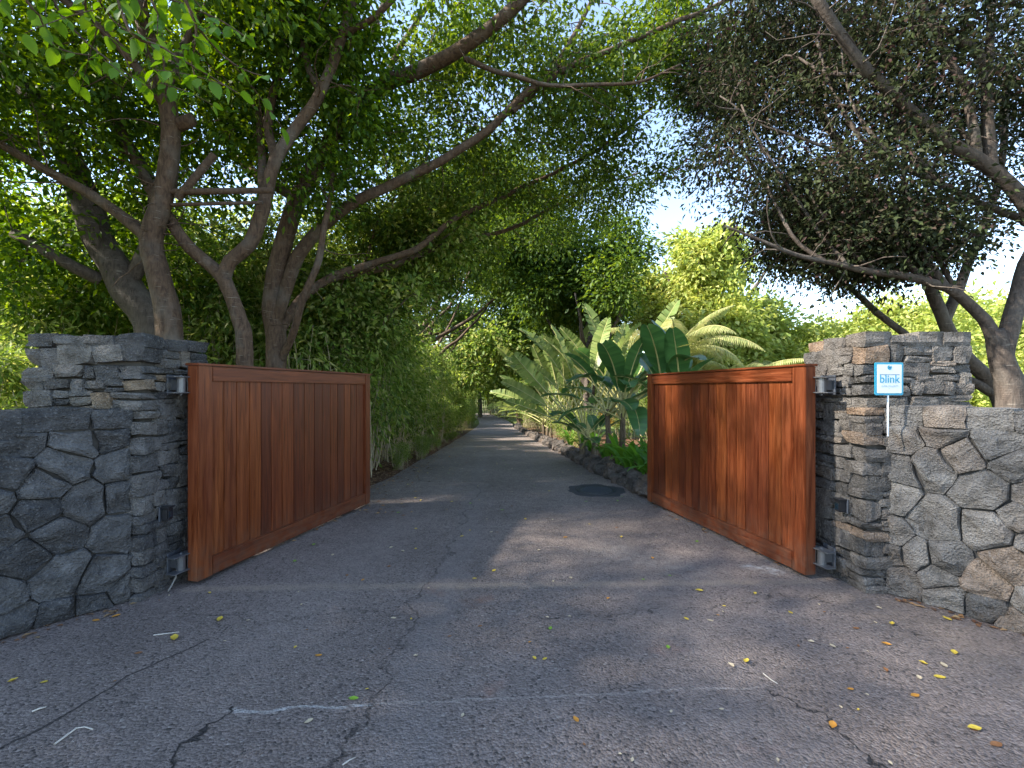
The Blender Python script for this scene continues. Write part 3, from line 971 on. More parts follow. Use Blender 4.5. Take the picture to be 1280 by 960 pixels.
class Tree:
    def __init__(self, name, label, base, bark, leaf, seed, group=None, cat='tree'):
        self.t = thing(name, label, cat, base, 0, group)
        self.base = Vector(base)
        self.bark, self.leaf = bark, leaf
        self.rng = random.Random(seed)
        self.nr = np.random.default_rng(seed)
        self.tb = Tubes()
        self.nodes = np.zeros((0, 3))
        self.att, self.adir = [], []
    def addnodes(self, pts):
        self.nodes = np.vstack([self.nodes, np.array([tuple(p) for p in pts])])
    def limb(self, pts, r0, r1, sides=9, wig=0.02, nodes_from=0.25, step=0.14):
        o, t = catmull(pts, step)
        o = [p + Vector((mnoise.noise(p * 1.9), mnoise.noise(p * 1.9 + Vector((5, 1, 2))), mnoise.noise(p * 1.9 + Vector((1, 8, 3))))) * wig for p in o]
        self.tb.add([p - self.base for p in o], [r0 + (r1 - r0) * x for x in t], sides, 0.10)
        k = int(len(o) * nodes_from)
        self.addnodes(o[k:])
        return o
    def stub(self, p, q, r):
        self.tb.add([Vector(p) - self.base, Vector(q) - self.base], [r, r * 0.9], 7, 0.1)
    def grow(self, pts, bow=0.18, rbase=0.008, rk=0.006, maxd=3.0):
        """join scattered twig tips to the nearest wood, nearest first"""
        A = np.array([tuple(p) for p in pts])
        left = list(range(len(A)))
        D = np.full(len(A), 1e9); N = np.zeros((len(A), 3))
        def upd(nodes):
            if len(left) == 0: return
            idx = np.array(left)
            d = np.linalg.norm(A[idx][:, None, :] - nodes[None, :, :], axis=2)
            k = d.argmin(1); dm = d[np.arange(len(idx)), k]
            better = dm < D[idx]
            D[idx[better]] = dm[better]; N[idx[better]] = nodes[k[better]]
        upd(self.nodes)
        new_all = []
        while left:
            i = min(left, key=lambda q: D[q])
            left.remove(i)
            a = Vector(N[i]); b = Vector(A[i])
            ln = (b - a).length
            if ln > maxd: continue
            mid = (a + b) / 2 + Vector((self.rng.uniform(-1, 1), self.rng.uniform(-1, 1), self.rng.uniform(-.6, 1.0))) * ln * bow
            n = max(3, int(ln / 0.16))
            path = []
            for k in range(n + 1):
                t = k / n
                p = a * (1 - t) ** 2 + mid * 2 * t * (1 - t) + b * t * t
                path.append(p)
            r0 = rbase + rk * ln
            self.tb.add([p - self.base for p in path], [r0 + (0.003 - r0) * (k / n) for k in range(n + 1)], 4)
            nw = np.array([tuple(p) for p in path[1:]])
            new_all.append(nw)
            upd(nw)
            self.att.append(A[i]); self.adir.append(tuple((b - mid).normalized()))
            if ln > 0.5:
                self.att.append(tuple(path[int(n * 0.66)])); self.adir.append(tuple((b - mid).normalized()))
        if new_all: self.nodes = np.vstack([self.nodes] + new_all)
    def sprigs(self, n, lmin=0.25, lmax=0.9):
        base_nodes = self.nodes.copy()
        for _ in range(n):
            p = Vector(base_nodes[self.rng.randrange(len(base_nodes))])
            d = Vector((self.rng.gauss(0, 1), self.rng.gauss(0, 1), self.rng.gauss(0.25, 0.8))).normalized()
            ln = self.rng.uniform(lmin, lmax)
            pts = [p]
            for k in range(5):
                d = (d + Vector((self.rng.gauss(0, .22), self.rng.gauss(0, .22), self.rng.gauss(0, .22)))).normalized()
                pts.append(pts[-1] + d * ln / 5)
            self.tb.add([q - self.base for q in pts], [0.011 - 0.0017 * k for k in range(6)], 5)
            if self.rng.random() < 0.5: self.addnodes(pts[2:])
    def fill(self, ells, n, keep=None, gaps=-0.16):
        """n points spread through a few ellipsoids (centre, radii, weight), denser to the outside"""
        out = []
        ws = [e[2] for e in ells]
        while len(out) < n:
            c, r, w = self.rng.choices(ells, ws)[0]
            d = Vector((self.rng.gauss(0, 1), self.rng.gauss(0, 1), self.rng.gauss(0, 1))).normalized()
            s = self.rng.random() ** 0.45
            p = Vector((c[0] + d.x * r[0] * s, c[1] + d.y * r[1] * s, c[2] + d.z * r[2] * s))
            if mnoise.noise(p * 0.75 + self.base) < gaps: continue
            if keep and not keep(p): continue
            out.append(p)
        return out
    def finish(self, per, rad, L, W, droop=0.35, flat=0.6, trunk_name='trunk'):
        obj(trunk_name, self.tb.mesh(trunk_name), self.bark, self.t)
        if self.att and per:
            cnt_ = np.maximum(4, (per * self.nr.gamma(2.2, 1 / 2.2, len(self.att)))).astype(int)
            A = np.repeat(np.array(self.att), cnt_, axis=0)
            Dn = np.repeat(np.array(self.adir), cnt_, axis=0)
            rad = np.repeat(rad * (0.55 + 0.45 * cnt_ / per), cnt_)[:, None]
            n = len(A)
            off = self.nr.normal(0, 1, (n, 3)) * rad * np.array([1, 1, flat])
            pos = A + off
            dr = nrm(off) * 0.7 + Dn * 0.5 + self.nr.normal(0, 0.5, (n, 3))
            dr[:, 2] -= droop
            V, T = leaves_np(pos - np.array(tuple(self.base)), dr, L, W, self.nr)
            self.crown = obj('crown', np_mesh('crown', V, T), self.leaf, self.t)
            tag(self.crown, kind='stuff')
        return self.t

# --- big tree with the curved pale trunk behind the pillar opposite the sign
def keep_clear(p):
    # nothing hangs into the open gateway
    return p.z > 2.9 or p.y > 12 or abs(p.x) > 3.2
YB = 5.7
b0 = P(212, 470, YB); b0.z = -0.03
B = Tree('fig_tree', 'fig tree with thick curved bare trunk right behind the pillar opposite the sign', b0, MAT['bark'], MAT['leaf_fig'], 11)
px = lambda w, Y: 0.70 * w / FPX * Y
B.limb([b0, P(212, 425, YB), P(200, 350, YB), P(189, 300, YB), P(206, 235, YB), P(214, 165, YB - .1), P(200, 90, YB - .2), P(178, 20, YB - .3), P(160, -70, YB - .3)], px(22, YB), px(10, YB), 12, 0.015, 0.5)
B.limb([P(188, 300, YB), P(150, 268, YB), P(110, 240, YB - .1), P(60, 215, YB - .2), P(0, 180, YB - .3), P(-70, 145, YB - .3)], px(11, YB), px(6, YB), 8)
B.limb([P(208, 110, YB - .2), P(240, 40, YB), P(280, -30, YB + .2)], px(8, YB), px(5, YB), 7)
B.limb([P(205, 130, YB - .2), P(150, 60, YB - .6), P(80, 0, YB - .9), P(20, -40, YB - 1)], px(8, YB), px(4, YB), 7)
B.stub(P(222, 248, YB), P(268, 193, YB - .1), px(7, YB))
B.stub(P(215, 240, YB), P(341, 238, YB - .15), px(6, YB))
B.stub(P(215, 256, YB), P(328, 253, YB - .1), px(3.5, YB))
B.stub(P(212, 160, YB), P(239, 150, YB - .15), px(12, YB))
B.sprigs(60)
B.grow(B.fill([((-5.2, 5.6, 6.2), (2.8, 1.8, 1.7), 2), ((-6.6, 5.2, 4.8), (1.8, 1.5, 1.5), 1), ((-3.4, 5.4, 6.8), (1.8, 1.6, 1.2), 1)], 330, keep_clear))
B.finish(70, 0.17, 0.10, 0.055)

YA = 6.5
a0 = P(205, 470, YA); a0.z = -0.03
A_ = Tree('fig_tree', 'fig tree with heavy trunk leaning away from the driveway behind the pillar', a0, MAT['bark_grey'], MAT['leaf_fig'], 12)
A_.limb([a0, P(192, 425, YA), P(160, 360, YA), P(125, 300, YA), P(95, 220, YA), P(62, 145, YA), P(20, 100, YA), P(-30, 50, YA)], px(30, YA), px(14, YA), 12, 0.03, 0.5)
A_.limb([P(125, 350, YA), P(95, 335, YA - .2), P(55, 312, YA - .4), P(18, 292, YA - .5)], px(12, YA), px(8, YA), 8)
A_.limb([P(80, 180, YA), P(60, 140, YA - .2), P(0, 80, YA - .3), P(-60, 60, YA - .3)], px(11, YA), px(6, YA), 8)
A_.limb([P(110, 250, YA), P(70, 150, YA + .3), P(80, 60, YA + .3), P(110, -30, YA + .2)], px(10, YA), px(5, YA), 8)
A_.limb([P(196, 240, YA), P(165, 190, YA), P(140, 145, YA), P(125, 80, YA), P(100, 0, YA)], px(12, YA), px(7, YA), 8)
A_.limb([P(160, 360, YA), P(190, 290, YA), P(196, 240, YA)], px(13, YA), px(12, YA), 8)
A_.sprigs(50)
A_.grow(A_.fill([((-6.4, 7.3, 5.3), (2.6, 1.8, 2.6), 2), ((-7.4, 7.2, 3.2), (1.8, 1.6, 1.6), 1)], 300, keep_clear))
A_.finish(75, 0.19, 0.11, 0.06)

YC = 5.9
c0 = P(306, 470, YC); c0.z = -0.03
Ct = Tree('fig_tree', 'slender fig tree forking low behind the gate leaf opposite the sign', c0, MAT['bark'], MAT['leaf_fig'], 13)
Ct.limb([c0, P(306, 440, YC), P(299, 400, YC), P(284, 360, YC), P(274, 342, YC), P(240, 312, YC), P(215, 280, YC), P(180, 220, YC + .3), P(150, 160, YC + .4), P(130, 90, YC + .5), P(120, 0, YC + .6)], px(15, YC), px(7, YC), 10, 0.015, 0.5)
Ct.limb([P(278, 348, YC), P(288, 326, YC), P(312, 305, YC), P(328, 262, YC), P(345, 200, YC), P(372, 158, YC), P(402, 112, YC), P(428, 45, YC), P(450, -40, YC)], px(13, YC), px(8, YC), 10, 0.015, 0.5)
Ct.limb([P(345, 200, YC), P(335, 150, YC + .3), P(350, 80, YC + .4), P(352, 0, YC + .5), P(360, -60, YC + .5)], px(9, YC), px(6, YC), 8)
Ct.limb([P(330, 250, YC), P(322, 140, YC + .6), P(298, 50, YC + .7), P(280, -30, YC + .7)], px(8, YC), px(5, YC), 7)
Ct.limb([P(400, 118, YC), P(380, 60, YC + .2), P(385, -30, YC + .3)], px(7, YC), px(5, YC), 7)
Ct.limb([P(428, 45, YC), P(470, 20, YC - .2), P(520, -30, YC - .3)], px(6, YC), px(4, YC), 7)
Ct.sprigs(60)
Ct.grow(Ct.fill([((-3.2, 6.9, 5.9), (1.7, 1.5, 1.7), 2), ((-2.4, 5.8, 7.0), (2.0, 1.5, 1.0), 1)], 260, keep_clear))
Ct.finish(70, 0.17, 0.10, 0.055)

YD = 7.2
d0 = P(352, 470, YD); d0.z = -0.03
D_ = Tree('fig_tree', 'large fig tree whose long limbs arch over the driveway', d0, MAT['bark'], MAT['leaf_mid'], 14)
D_.limb([d0, P(345, 440, YD), P(340, 380, YD), P(352, 310, YD), P(372, 250, YD), P(402, 195, YD), P(432, 148, YD), P(472, 110, YD - .2), P(530, 86, YD - .4), P(582, 58, YD - .6), P(640, 12, YD - .8), P(700, -50, YD - 1)], px(18, YD), px(9, YD), 12, 0.02, 0.4)
D_.limb([P(345, 400, YD), P(375, 318, YD), P(412, 276, YD), P(460, 246, YD), P(540, 206, YD), P(602, 170, YD), P(662, 114, YD), P(742, 70, YD), P(860, 22, YD), P(930, -10, YD)], px(12, YD), px(3, YD), 9, 0.03, 0.3)
D_.limb([P(345, 420, YD), P(380, 370, YD + .5), P(412, 348, YD + .8), P(462, 330, YD + 1), P(522, 310, YD + 1.2), P(572, 272, YD + 1.5), P(642, 240, YD + 1.8), P(742, 190, YD + 2), P(820, 130, YD + 2.2)], px(10, YD), px(3, YD), 9, 0.03, 0.3)
D_.limb([P(412, 348, YD + .8), P(480, 335, YD + 1.5), P(560, 305, YD + 2.2), P(640, 285, YD + 2.8), P(730, 240, YD + 3.2), P(800, 215, YD + 3.4)], px(9, YD), px(2, YD), 8, 0.04, 0.3)
D_.limb([P(582, 74, YD - .5), P(640, 96, YD - .6), P(700, 104, YD - .7), P(800, 104, YD - .8), P(850, 80, YD - .8)], px(5, YD), px(1.5, YD), 6, 0.04)
D_.limb([P(640, 140, YD), P(690, 90, YD + .3), P(735, 10, YD + .5), P(770, -60, YD + .6)], px(6, YD), px(3, YD), 7)
D_.limb([P(480, 108, YD - .2), P(500, 60, YD + .3), P(540, 0, YD + .6), P(560, -50, YD + .8)], px(6, YD), px(3, YD), 7)
D_.limb([P(432, 148, YD), P(440, 90, YD + .3), P(470, 30, YD + .5), P(500, -40, YD + .6)], px(9, YD), px(5, YD), 7)
D_.limb([P(350, 455, YD), P(375, 390, YD - .4), P(398, 326, YD - .5), P(410, 270, YD - .5), P(417, 206, YD - .4)], px(7, YD), px(4, YD), 7, 0.04)
D_.limb([P(372, 250, YD), P(300, 200, YD + .6), P(260, 120, YD + 1), P(230, 30, YD + 1.2)], px(10, YD), px(5, YD), 8)
D_.sprigs(130)
D_.grow(D_.fill([((-2.4, 8.4, 6.3), (2.6, 1.8, 1.8), 2.2), ((0.6, 8.6, 6.9), (2.6, 2.0, 1.6), 2.4), ((1.2, 10.6, 6.2), (2.2, 1.8, 1.2), 1.2), ((-1.8, 10.4, 4.9), (1.8, 1.4, 1.0), 1.5), ((-3.4, 9.6, 4.0), (1.2, 1.2, 1.2), 1.0), ((3.0, 8.6, 7.4), (1.5, 1.4, 1.5), 1.6), ((-0.4, 7.2, 7.6), (3.4, 1.3, 0.9), 1.4)], 1050, keep_clear), maxd=3.5)
D_.finish(66, 0.19, 0.10, 0.052)

# --- tree by the forecourt, unseen crown shaped to shade it, leafy bough hanging in
e0 = Vector((-7.1, 1.2, -0.03))
E = Tree('fig_tree', 'fig tree beside the dark basalt wall, unseen crown shaped for shade, large-leaved bough overhead', e0, MAT['bark'], MAT['leaf_fig'], 15)
E.limb([e0, (-7.1, 1.0, 1.5), (-7.0, 0.9, 3.0), (-6.9, 0.6, 4.8), (-6.8, 0.3, 6.6), (-6.7, 0.0, 8.0)], 0.24, 0.06, 10, 0.03, 0.4)
E.limb([(-7.0, 0.9, 3.0), (-6.6, 2.0, 4.2), (-5.4, 2.9, 5.2), (-4.0, 3.2, 5.7), (-2.6, 3.3, 5.6)], 0.11, 0.02, 8, 0.03, 0.3)
E.limb([(-6.9, 0.6, 4.4), (-6.9, -0.1, 5.4), (-6.8, -0.5, 6.4)], 0.10, 0.04, 8, 0.03, 0.3)
E.limb([(-6.9, 0.6, 4.8), (-6.8, 2.2, 6.2), (-6.6, 3.6, 7.2)], 0.08, 0.03, 8, 0.03, 0.3)
def keep_e(p):
    # stays out of the view up the drive
    if p.y > 0.6 and (p.z - EYE) / p.y < (HOR + 40) / FPX and p.x / p.y > -1.4: return False
    return p.z > 2.2
E.grow(E.fill([((-6.9, 0.9, 5.2), (1.4, 1.8, 2.7), 3), ((-6.7, 2.8, 5.8), (1.4, 1.8, 2.7), 2.8), ((-6.2, 3.8, 7.6), (1.6, 1.6, 1.4), 1.4), ((-6.6, 1.0, 8.2), (1.6, 1.6, 1.3), 1.4)], 620, keep_e, -2), maxd=5)  # porous upper crown out of view, added to soften sun on the forecourt
E.grow(E.fill([((-6.9, 1.6, 3.7), (1.3, 2.8, 1.3), 2), ((-6.9, 1.6, 4.9), (1.3, 2.6, 1.0), 1)], 520, lambda p: p.z > 2.0 and (p.y < 0.6 or p.x / p.y < -1.22), -2), maxd=5)  # dense low foliage added out of view to deepen shade beside the wall
E.finish(22, 0.36, 0.12, 0.075)

# hanging bough with leaves big enough to pick apart
def big_leaf_mesh(i):
    rng = random.Random(500 + i)
    prof = [(0, 0.0), (0.1, 0.26), (0.28, 0.46), (0.5, 0.48), (0.7, 0.36), (0.86, 0.17), (1.0, 0.0)]
    V, F = [], []
    bend = rng.uniform(0.05, 0.22)
    for u, w in prof:
        z = -bend * u * u
        V += [(-w * 0.6, u, z + w * 0.10), (0, u, z - 0.01), (w * 0.6, u, z + w * 0.10)]
    for k in range(len(prof) - 1):
        a = k * 3
        F += [(a, a + 1, a + 4, a + 3), (a + 1, a + 2, a + 5, a + 4)]
    me = pydata('leaf', V, F, True)
    me.materials.append(MAT['leaf_big'])
    return me
BIG = [big_leaf_mesh(i) for i in range(5)]
hb = Tubes()
rng = random.Random(31)
boughs = []
tops = [((-2.9, 3.2, 5.62), [(150, 10), (205, 60), (262, 95), (300, 118)]), ((-2.6, 3.3, 5.6), [(230, -10), (260, 50), (300, 85), (330, 95)]),
        ((-3.4, 3.1, 5.5), [(60, -20), (95, 40), (140, 78), (185, 110)]), ((-3.1, 3.2, 5.6), [(180, -20), (200, 30), (205, 90), (207, 118)]),
        ((-3.8, 3.0, 5.4), [(20, -20), (50, 20), (70, 60), (120, 70)]), ((-3.0, 3.1, 5.6), [(120, -30), (130, 10), (160, 40), (215, 55)]), ((-2.7, 3.2, 5.6), [(190, -30), (230, 5), (275, 25), (320, 55)]),
        ((-2.9, 3.2, 5.6), [(215, -30), (245, 30), (240, 80), (250, 112)]), ((-3.3, 3.1, 5.5), [(100, -30), (110, 20), (150, 60), (165, 95)])]
twigs = []
for (a, pix) in tops:
    yb = rng.uniform(2.6, 3.1)
    o, tt = catmull([a] + [P(q[0], q[1], yb + 0.05 * k) for k, q in enumerate(pix)], 0.07)
    hb.add([p - e0 for p in o], [0.010 + (0.003 - 0.010) * x for x in tt], 5)
    twigs.append(o)
    for k in range(6, len(o), 6):
        side = Vector((rng.uniform(-.35, .35), rng.uniform(-.2, .2), rng.uniform(-.25, .05)))
        q = [o[k] + side * (j / 5) + Vector((0, 0, -0.07 * (j / 5) ** 2)) for j in range(6)]
        hb.add([p - e0 for p in q], [0.004 - 0.002 * j / 5 for j in range(6)], 4)
        twigs.append(q)
ho = obj('bough', hb.mesh('bough'), MAT['bark'], E.t)
nl = 0
for o in twigs:
    for k in range(1, len(o)):
        for rep in range(2):
            if nl >= 290: break
            if rng.random() < 0.35: continue
            p = o[k]
            if (p.z - EYE) / p.y > (HOR + 30) / FPX: continue
            s = rng.uniform(0.065, 0.12)
            obj('leaf', rng.choice(BIG), None, ho, p - e0, (R(rng.uniform(-75, -15)), R(rng.uniform(-40, 40)), rng.uniform(0, 2 * PI)), (s, s, s))
            nl += 1

# --- the trees on the sign side
YR = 5.4
r0 = P(1264, 530, YR); r0.z = -0.03
Rt = Tree('monkeypod_tree', 'grey-barked tree behind the sign pillar wall, fine dark leaves and forked trunk', r0, MAT['bark_grey'], MAT['leaf_dark'], 21)
Rt.limb([r0, P(1264, 500, YR), P(1257, 462, YR), P(1250, 436, YR), P(1243, 412, YR)], px(24, YR), px(13, YR), 12, 0.015, 0.9)
Rt.limb([P(1258, 470, YR), P(1250, 440, YR), P(1238, 410, YR), P(1222, 390, YR), P(1184, 362, YR), P(1130, 346, YR), P(1060, 334, YR), P(1000, 318, YR), P(950, 300, YR), P(905, 280, YR)], px(13, YR), px(1.5, YR), 10, 0.03, 0.3)
Rt.limb([P(1258, 475, YR), P(1256, 440, YR), P(1268, 385, YR), P(1284, 330, YR), P(1300, 300, YR), P(1282, 256, YR), P(1236, 208, YR), P(1184, 177, YR), P(1136, 136, YR), P(1089, 94, YR - .1), P(1053, 47, YR - .2), P(1021, 0, YR - .3), P(990, -50, YR - .3)], px(15, YR), px(7, YR), 10, 0.015, 0.3)
Rt.limb([P(1240, 212, YR), P(1234, 150, YR), P(1232, 104, YR), P(1221, 62, YR), P(1194, 50, YR - .1)], px(10, YR), px(7, YR), 8)
Rt.limb([P(1232, 100, YR), P(1238, 40, YR + .1), P(1246, -40, YR + .2)], px(8, YR), px(5, YR), 8)
Rt.limb([P(1222, 200, YR), P(1218, 165, YR), P(1204, 104, YR), P(1168, 42, YR), P(1140, -30, YR)], px(9, YR), px(5, YR), 8)
Rt.limb([P(1300, 300, YR), P(1280, 276, YR + .3), P(1225, 255, YR + .3), P(1173, 229, YR + .3), P(1120, 203, YR + .3), P(1079, 177, YR + .3), P(1042, 115, YR + .4), P(1020, 50, YR + .4)], px(8, YR), px(2.5, YR), 8)
Rt.limb([P(1184, 362, YR), P(1152, 312, YR + .1), P(1131, 245, YR + .2), P(1131, 177, YR + .3), P(1120, 100, YR + .3)], px(6, YR), px(2.5, YR), 7)
Rt.limb([P(1180, 360, YR), P(1150, 330, YR + .4), P(1110, 292, YR + .5), P(1060, 205, YR + .6), P(1030, 140, YR + .6)], px(6, YR), px(2, YR), 7)
Rt.limb([P(1282, 330, YR), P(1320, 240, YR), P(1350, 120, YR - .2), P(1340, 0, YR - .3)], px(12, YR), px(6, YR), 8)
Rt.limb([P(1060, 334, YR), P(1010, 270, YR + .3), P(964, 200, YR + .4), P(925, 130, YR + .5)], px(4, YR), px(1.5, YR), 6, 0.04)
Rt.limb([P(1120, 203, YR + .3), P(1040, 185, YR + .4), P(960, 160, YR + .5), P(900, 120, YR + .6)], px(4, YR), px(1.5, YR), 6, 0.04)
for k_, (u, v_) in enumerate((((1150, 350), (1100, 200)), ((1100, 340), (1010, 230)), ((1030, 326), (960, 230)), ((1200, 375), (1160, 200)), ((1120, 203), (1050, 60)), ((1173, 229), (1100, 80)), ((1136, 136), (1030, 130)), ((1089, 94), (980, 70)), ((1236, 208), (1180, 60)))):
    a_, b_ = P(u[0], u[1], YR + .1), P(v_[0], v_[1], YR + .2 + 0.12 * (k_ % 4))
    Rt.limb([a_, a_.lerp(b_, .35) + Vector((-.14, 0, -.02)), a_.lerp(b_, .7) + Vector((-.10, 0.05, .05)), b_], px(4.5, YR), px(1.4, YR), 6, 0.05)
Rt.sprigs(120)
Rt.grow(Rt.fill([((4.8, 5.9, 6.0), (2.1, 1.5, 1.6), 3), ((4.5, 6.2, 4.3), (1.5, 1.3, 0.9), 2.4), ((5.3, 6.6, 4.0), (1.5, 1.2, 0.8), 1.6), ((4.7, 5.9, 3.5), (1.3, 0.9, 0.55), 1.3), ((6.6, 5.4, 5.4), (1.3, 1.5, 1.8), 1), ((3.2, 6.2, 5.6), (1.0, 1.1, 1.8), 1.3)], 900, lambda p: p.z > 2.75 and p.x / p.y > (0.37 if p.z > 4.4 else 0.50)), rbase=0.006)
Rt.finish(78, 0.17, 0.072, 0.036)

YS = 7.0
s0 = P(1262, 540, YS); s0.z = -0.03
St = Tree('monkeypod_tree', 'slanting tree leaning towards the driveway behind the sign pillar', s0, MAT['bark_grey'], MAT['leaf_dark'], 22)
St.limb([s0, P(1250, 500, YS), P(1199, 437, YS), P(1172, 385, YS), P(1157, 345, YS), P(1120, 280, YS), P(1060, 200, YS), P(1010, 110, YS), P(980, 20, YS)], px(13, YS), px(5, YS), 10, 0.02, 0.4)
St.limb([P(1200, 470, YS), P(1150, 430, YS), P(1100, 395, YS), P(1068, 365, YS), P(1016, 318, YS), P(964, 245, YS), P(922, 172, YS), P(900, 90, YS)], px(7, YS), px(2, YS), 7, 0.03, 0.4)
St.limb([P(1240, 490, YS), P(1200, 470, YS)], px(9, YS), px(7, YS), 7)
St.limb([P(1180, 400, YS), P(1215, 320, YS), P(1250, 220, YS), P(1260, 100, YS)], px(9, YS), px(4, YS), 8)
St.limb([P(1140, 310, YS), P(1060, 290, YS + .4), P(980, 240, YS + .6), P(900, 220, YS + .8)], px(5, YS), px(1.5, YS), 7)
St.sprigs(70)
St.grow(St.fill([((5.0, 7.6, 6.6), (1.9, 1.5, 2.0), 2), ((4.4, 7.8, 4.5), (1.5, 1.2, 0.9), 1.2), ((7.6, 7.4, 6.0), (1.4, 1.5, 2.0), 1), ((3.9, 8.0, 6.6), (1.2, 1.3, 1.8), 1.2)], 420, lambda p: p.z > 3.2 and p.x / p.y > (0.40 if p.z > 5.6 else 0.56)), rbase=0.006)
St.finish(76, 0.19, 0.082, 0.04)

# --- generic trees for the middle and far distance
def gen_tree(name, label, base, h, rad, leaf, seed, bark='bark_grey', natt=110, per=80, lf=(0.22, 0.12), crad=0.42, low=0.35, group=None, lean=(0, 0), trunk_r=None):
    base = Vector(base)
    T = Tree(name, label, base, MAT[bark], MAT[leaf], seed, group)
    rng = T.rng
    tr = trunk_r or 0.03 * h
    top = base + Vector((lean[0], lean[1], h * 0.72))
    T.limb([base, base + Vector((lean[0] * .2 + rng.uniform(-.15, .15), rng.uniform(-.15, .15), h * 0.25)), base + Vector((lean[0] * .6, lean[1] * .6, h * 0.5)), top], tr, tr * 0.3, 8, 0.05, 0.4, 0.3)
    for k in range(6):
        a = 2 * PI * k / 6 + rng.uniform(-.4, .4)
        s = base + Vector((lean[0] * .4, lean[1] * .4, h * rng.uniform(0.25, 0.5)))
        e = base + Vector((lean[0] + math.cos(a) * rad * 0.62, lean[1] + math.sin(a) * rad * 0.62, h * rng.uniform(0.55, 0.85)))
        T.limb([s, (s + e) / 2 + Vector((0, 0, -0.04 * h)), e], tr * 0.45, tr * 0.12, 6, 0.08, 0.3, 0.3)
    ells = []
    for k in range(9):
        a = rng.uniform(0, 2 * PI); q = rng.uniform(0.2, 0.72)
        zc = h * (low + (1 - low) * rng.uniform(0.15, 0.85))
        ells.append(((base.x + lean[0] + math.cos(a) * rad * q, base.y + lean[1] + math.sin(a) * rad * q, base.z + zc), (rad * rng.uniform(.3, .45), rad * rng.uniform(.3, .45), h * rng.uniform(.10, .17)), 1.0))
    T.grow(T.fill(ells, natt), maxd=rad * 1.4, rbase=0.012)
    return T.finish(per, crad, lf[0], lf[1], 0.25, 0.7)

def ground_at(px_, Y, dz=0.0):
    return Vector(((px_ - 640) / FPX * Y, Y, zg(Y) + dz))

# sunlit yellow-green tree and its neighbours beyond the planting bed
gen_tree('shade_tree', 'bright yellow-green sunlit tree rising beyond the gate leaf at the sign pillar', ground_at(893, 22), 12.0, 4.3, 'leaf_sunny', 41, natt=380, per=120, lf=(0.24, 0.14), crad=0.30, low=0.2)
gen_tree('shade_tree', 'dense dark green tree behind the paddle-leaved plants', ground_at(735, 18), 9.2, 3.0, 'leaf_mid', 42, natt=220, per=100, lf=(0.17, 0.10), crad=0.30, low=0.46)
gen_tree('shade_tree', 'dark leaning tree by the driveway bend', Vector((0.85, 46, zg(46))), 9.5, 4.2, 'leaf_mid', 43, natt=110, per=70, lf=(0.32, 0.18), crad=0.5, low=0.34, lean=(-1.2, 0), trunk_r=0.34, bark='bark')
gen_tree('shade_tree', 'pale green tree on the outside of the driveway bend', ground_at(600, 62), 12, 6, 'leaf_hedge', 44, natt=120, per=80, lf=(0.42, 0.24), crad=0.7, low=0.12)
gen_tree('shade_tree', 'tall tree in the hedge line with boughs over the driveway', (-5.4, 19.5, zg(19.5)), 12.2, 5.4, 'leaf_mid', 47, natt=330, per=100, lf=(0.18, 0.10), crad=0.34, low=0.42, lean=(3.6, 0.4), trunk_r=0.2, bark='bark')
gen_tree('shade_tree', 'tall green tree across the driveway from the far hedge', (4.6, 32, zg(32)), 13.5, 5.4, 'leaf_mid', 49, natt=230, per=80, lf=(0.26, 0.15), crad=0.45, low=0.30, lean=(-1.6, 0), trunk_r=0.25)
gen_tree('fig_tree', 'drooping fig tree behind the free end of the gate leaf opposite the sign', (-4.5, 10.2, zg(10.2)), 7.0, 2.9, 'leaf_hedge', 50, natt=300, per=95, lf=(0.12, 0.065), crad=0.24, low=0.24, lean=(0.9, 0.2), trunk_r=0.16, bark='bark')
gen_tree('shade_tree', 'tall pale green tree in the hedge line far along the driveway', (-6.4, 29, zg(29)), 13.0, 5.6, 'leaf_hedge', 51, natt=240, per=85, lf=(0.26, 0.14), crad=0.42, low=0.2, lean=(2.0, 0), trunk_r=0.22, bark='bark')
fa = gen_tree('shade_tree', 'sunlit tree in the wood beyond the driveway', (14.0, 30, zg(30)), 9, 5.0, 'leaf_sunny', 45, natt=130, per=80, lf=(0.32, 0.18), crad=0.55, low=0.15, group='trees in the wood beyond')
fb = gen_tree('shade_tree', 'green tree in the wood beyond the driveway', (-12.0, 30, zg(30)), 11, 5.0, 'leaf_hedge', 46, natt=130, per=80, lf=(0.32, 0.18), crad=0.55, low=0.12, group='green trees in the wood beyond')
k = 0
rng = random.Random(8)
for (x, y, s, w) in ((22, 34, 1.0, 0), (31, 30, 1.1, 0), (18, 46, 1.15, 0), (10, 50, 1.0, 1), (28, 52, 1.3, 1), (42, 44, 1.2, 0), (4, 64, 1.1, 1), (14, 70, 1.3, 0), (24, 22, .8, 0), (15.5, 17.5, .62, 0),
                     (-20, 24, 1.0, 1), (-9, 42, 1.0, 1), (-18, 44, 1.2, 1), (-13, 58, 1.2, 1), (-30, 34, 1.2, 1), (-4, 78, 1.3, 1), (-28, 60, 1.4, 1), (-14, 15, .85, 1), (-22, 13, .9, 1), (-8.5, 52, .9, 0), (-10.5, 20, .8, 1)):
    src = fa if w == 0 else fb
    c = copy_tree(src)
    c.location = (x, y, zg(y) - 0.05)
    c.rotation_euler = (0, 0, rng.uniform(0, 6.28))
    c.scale = (s * rng.uniform(.9, 1.1), s, s * rng.uniform(.9, 1.15))
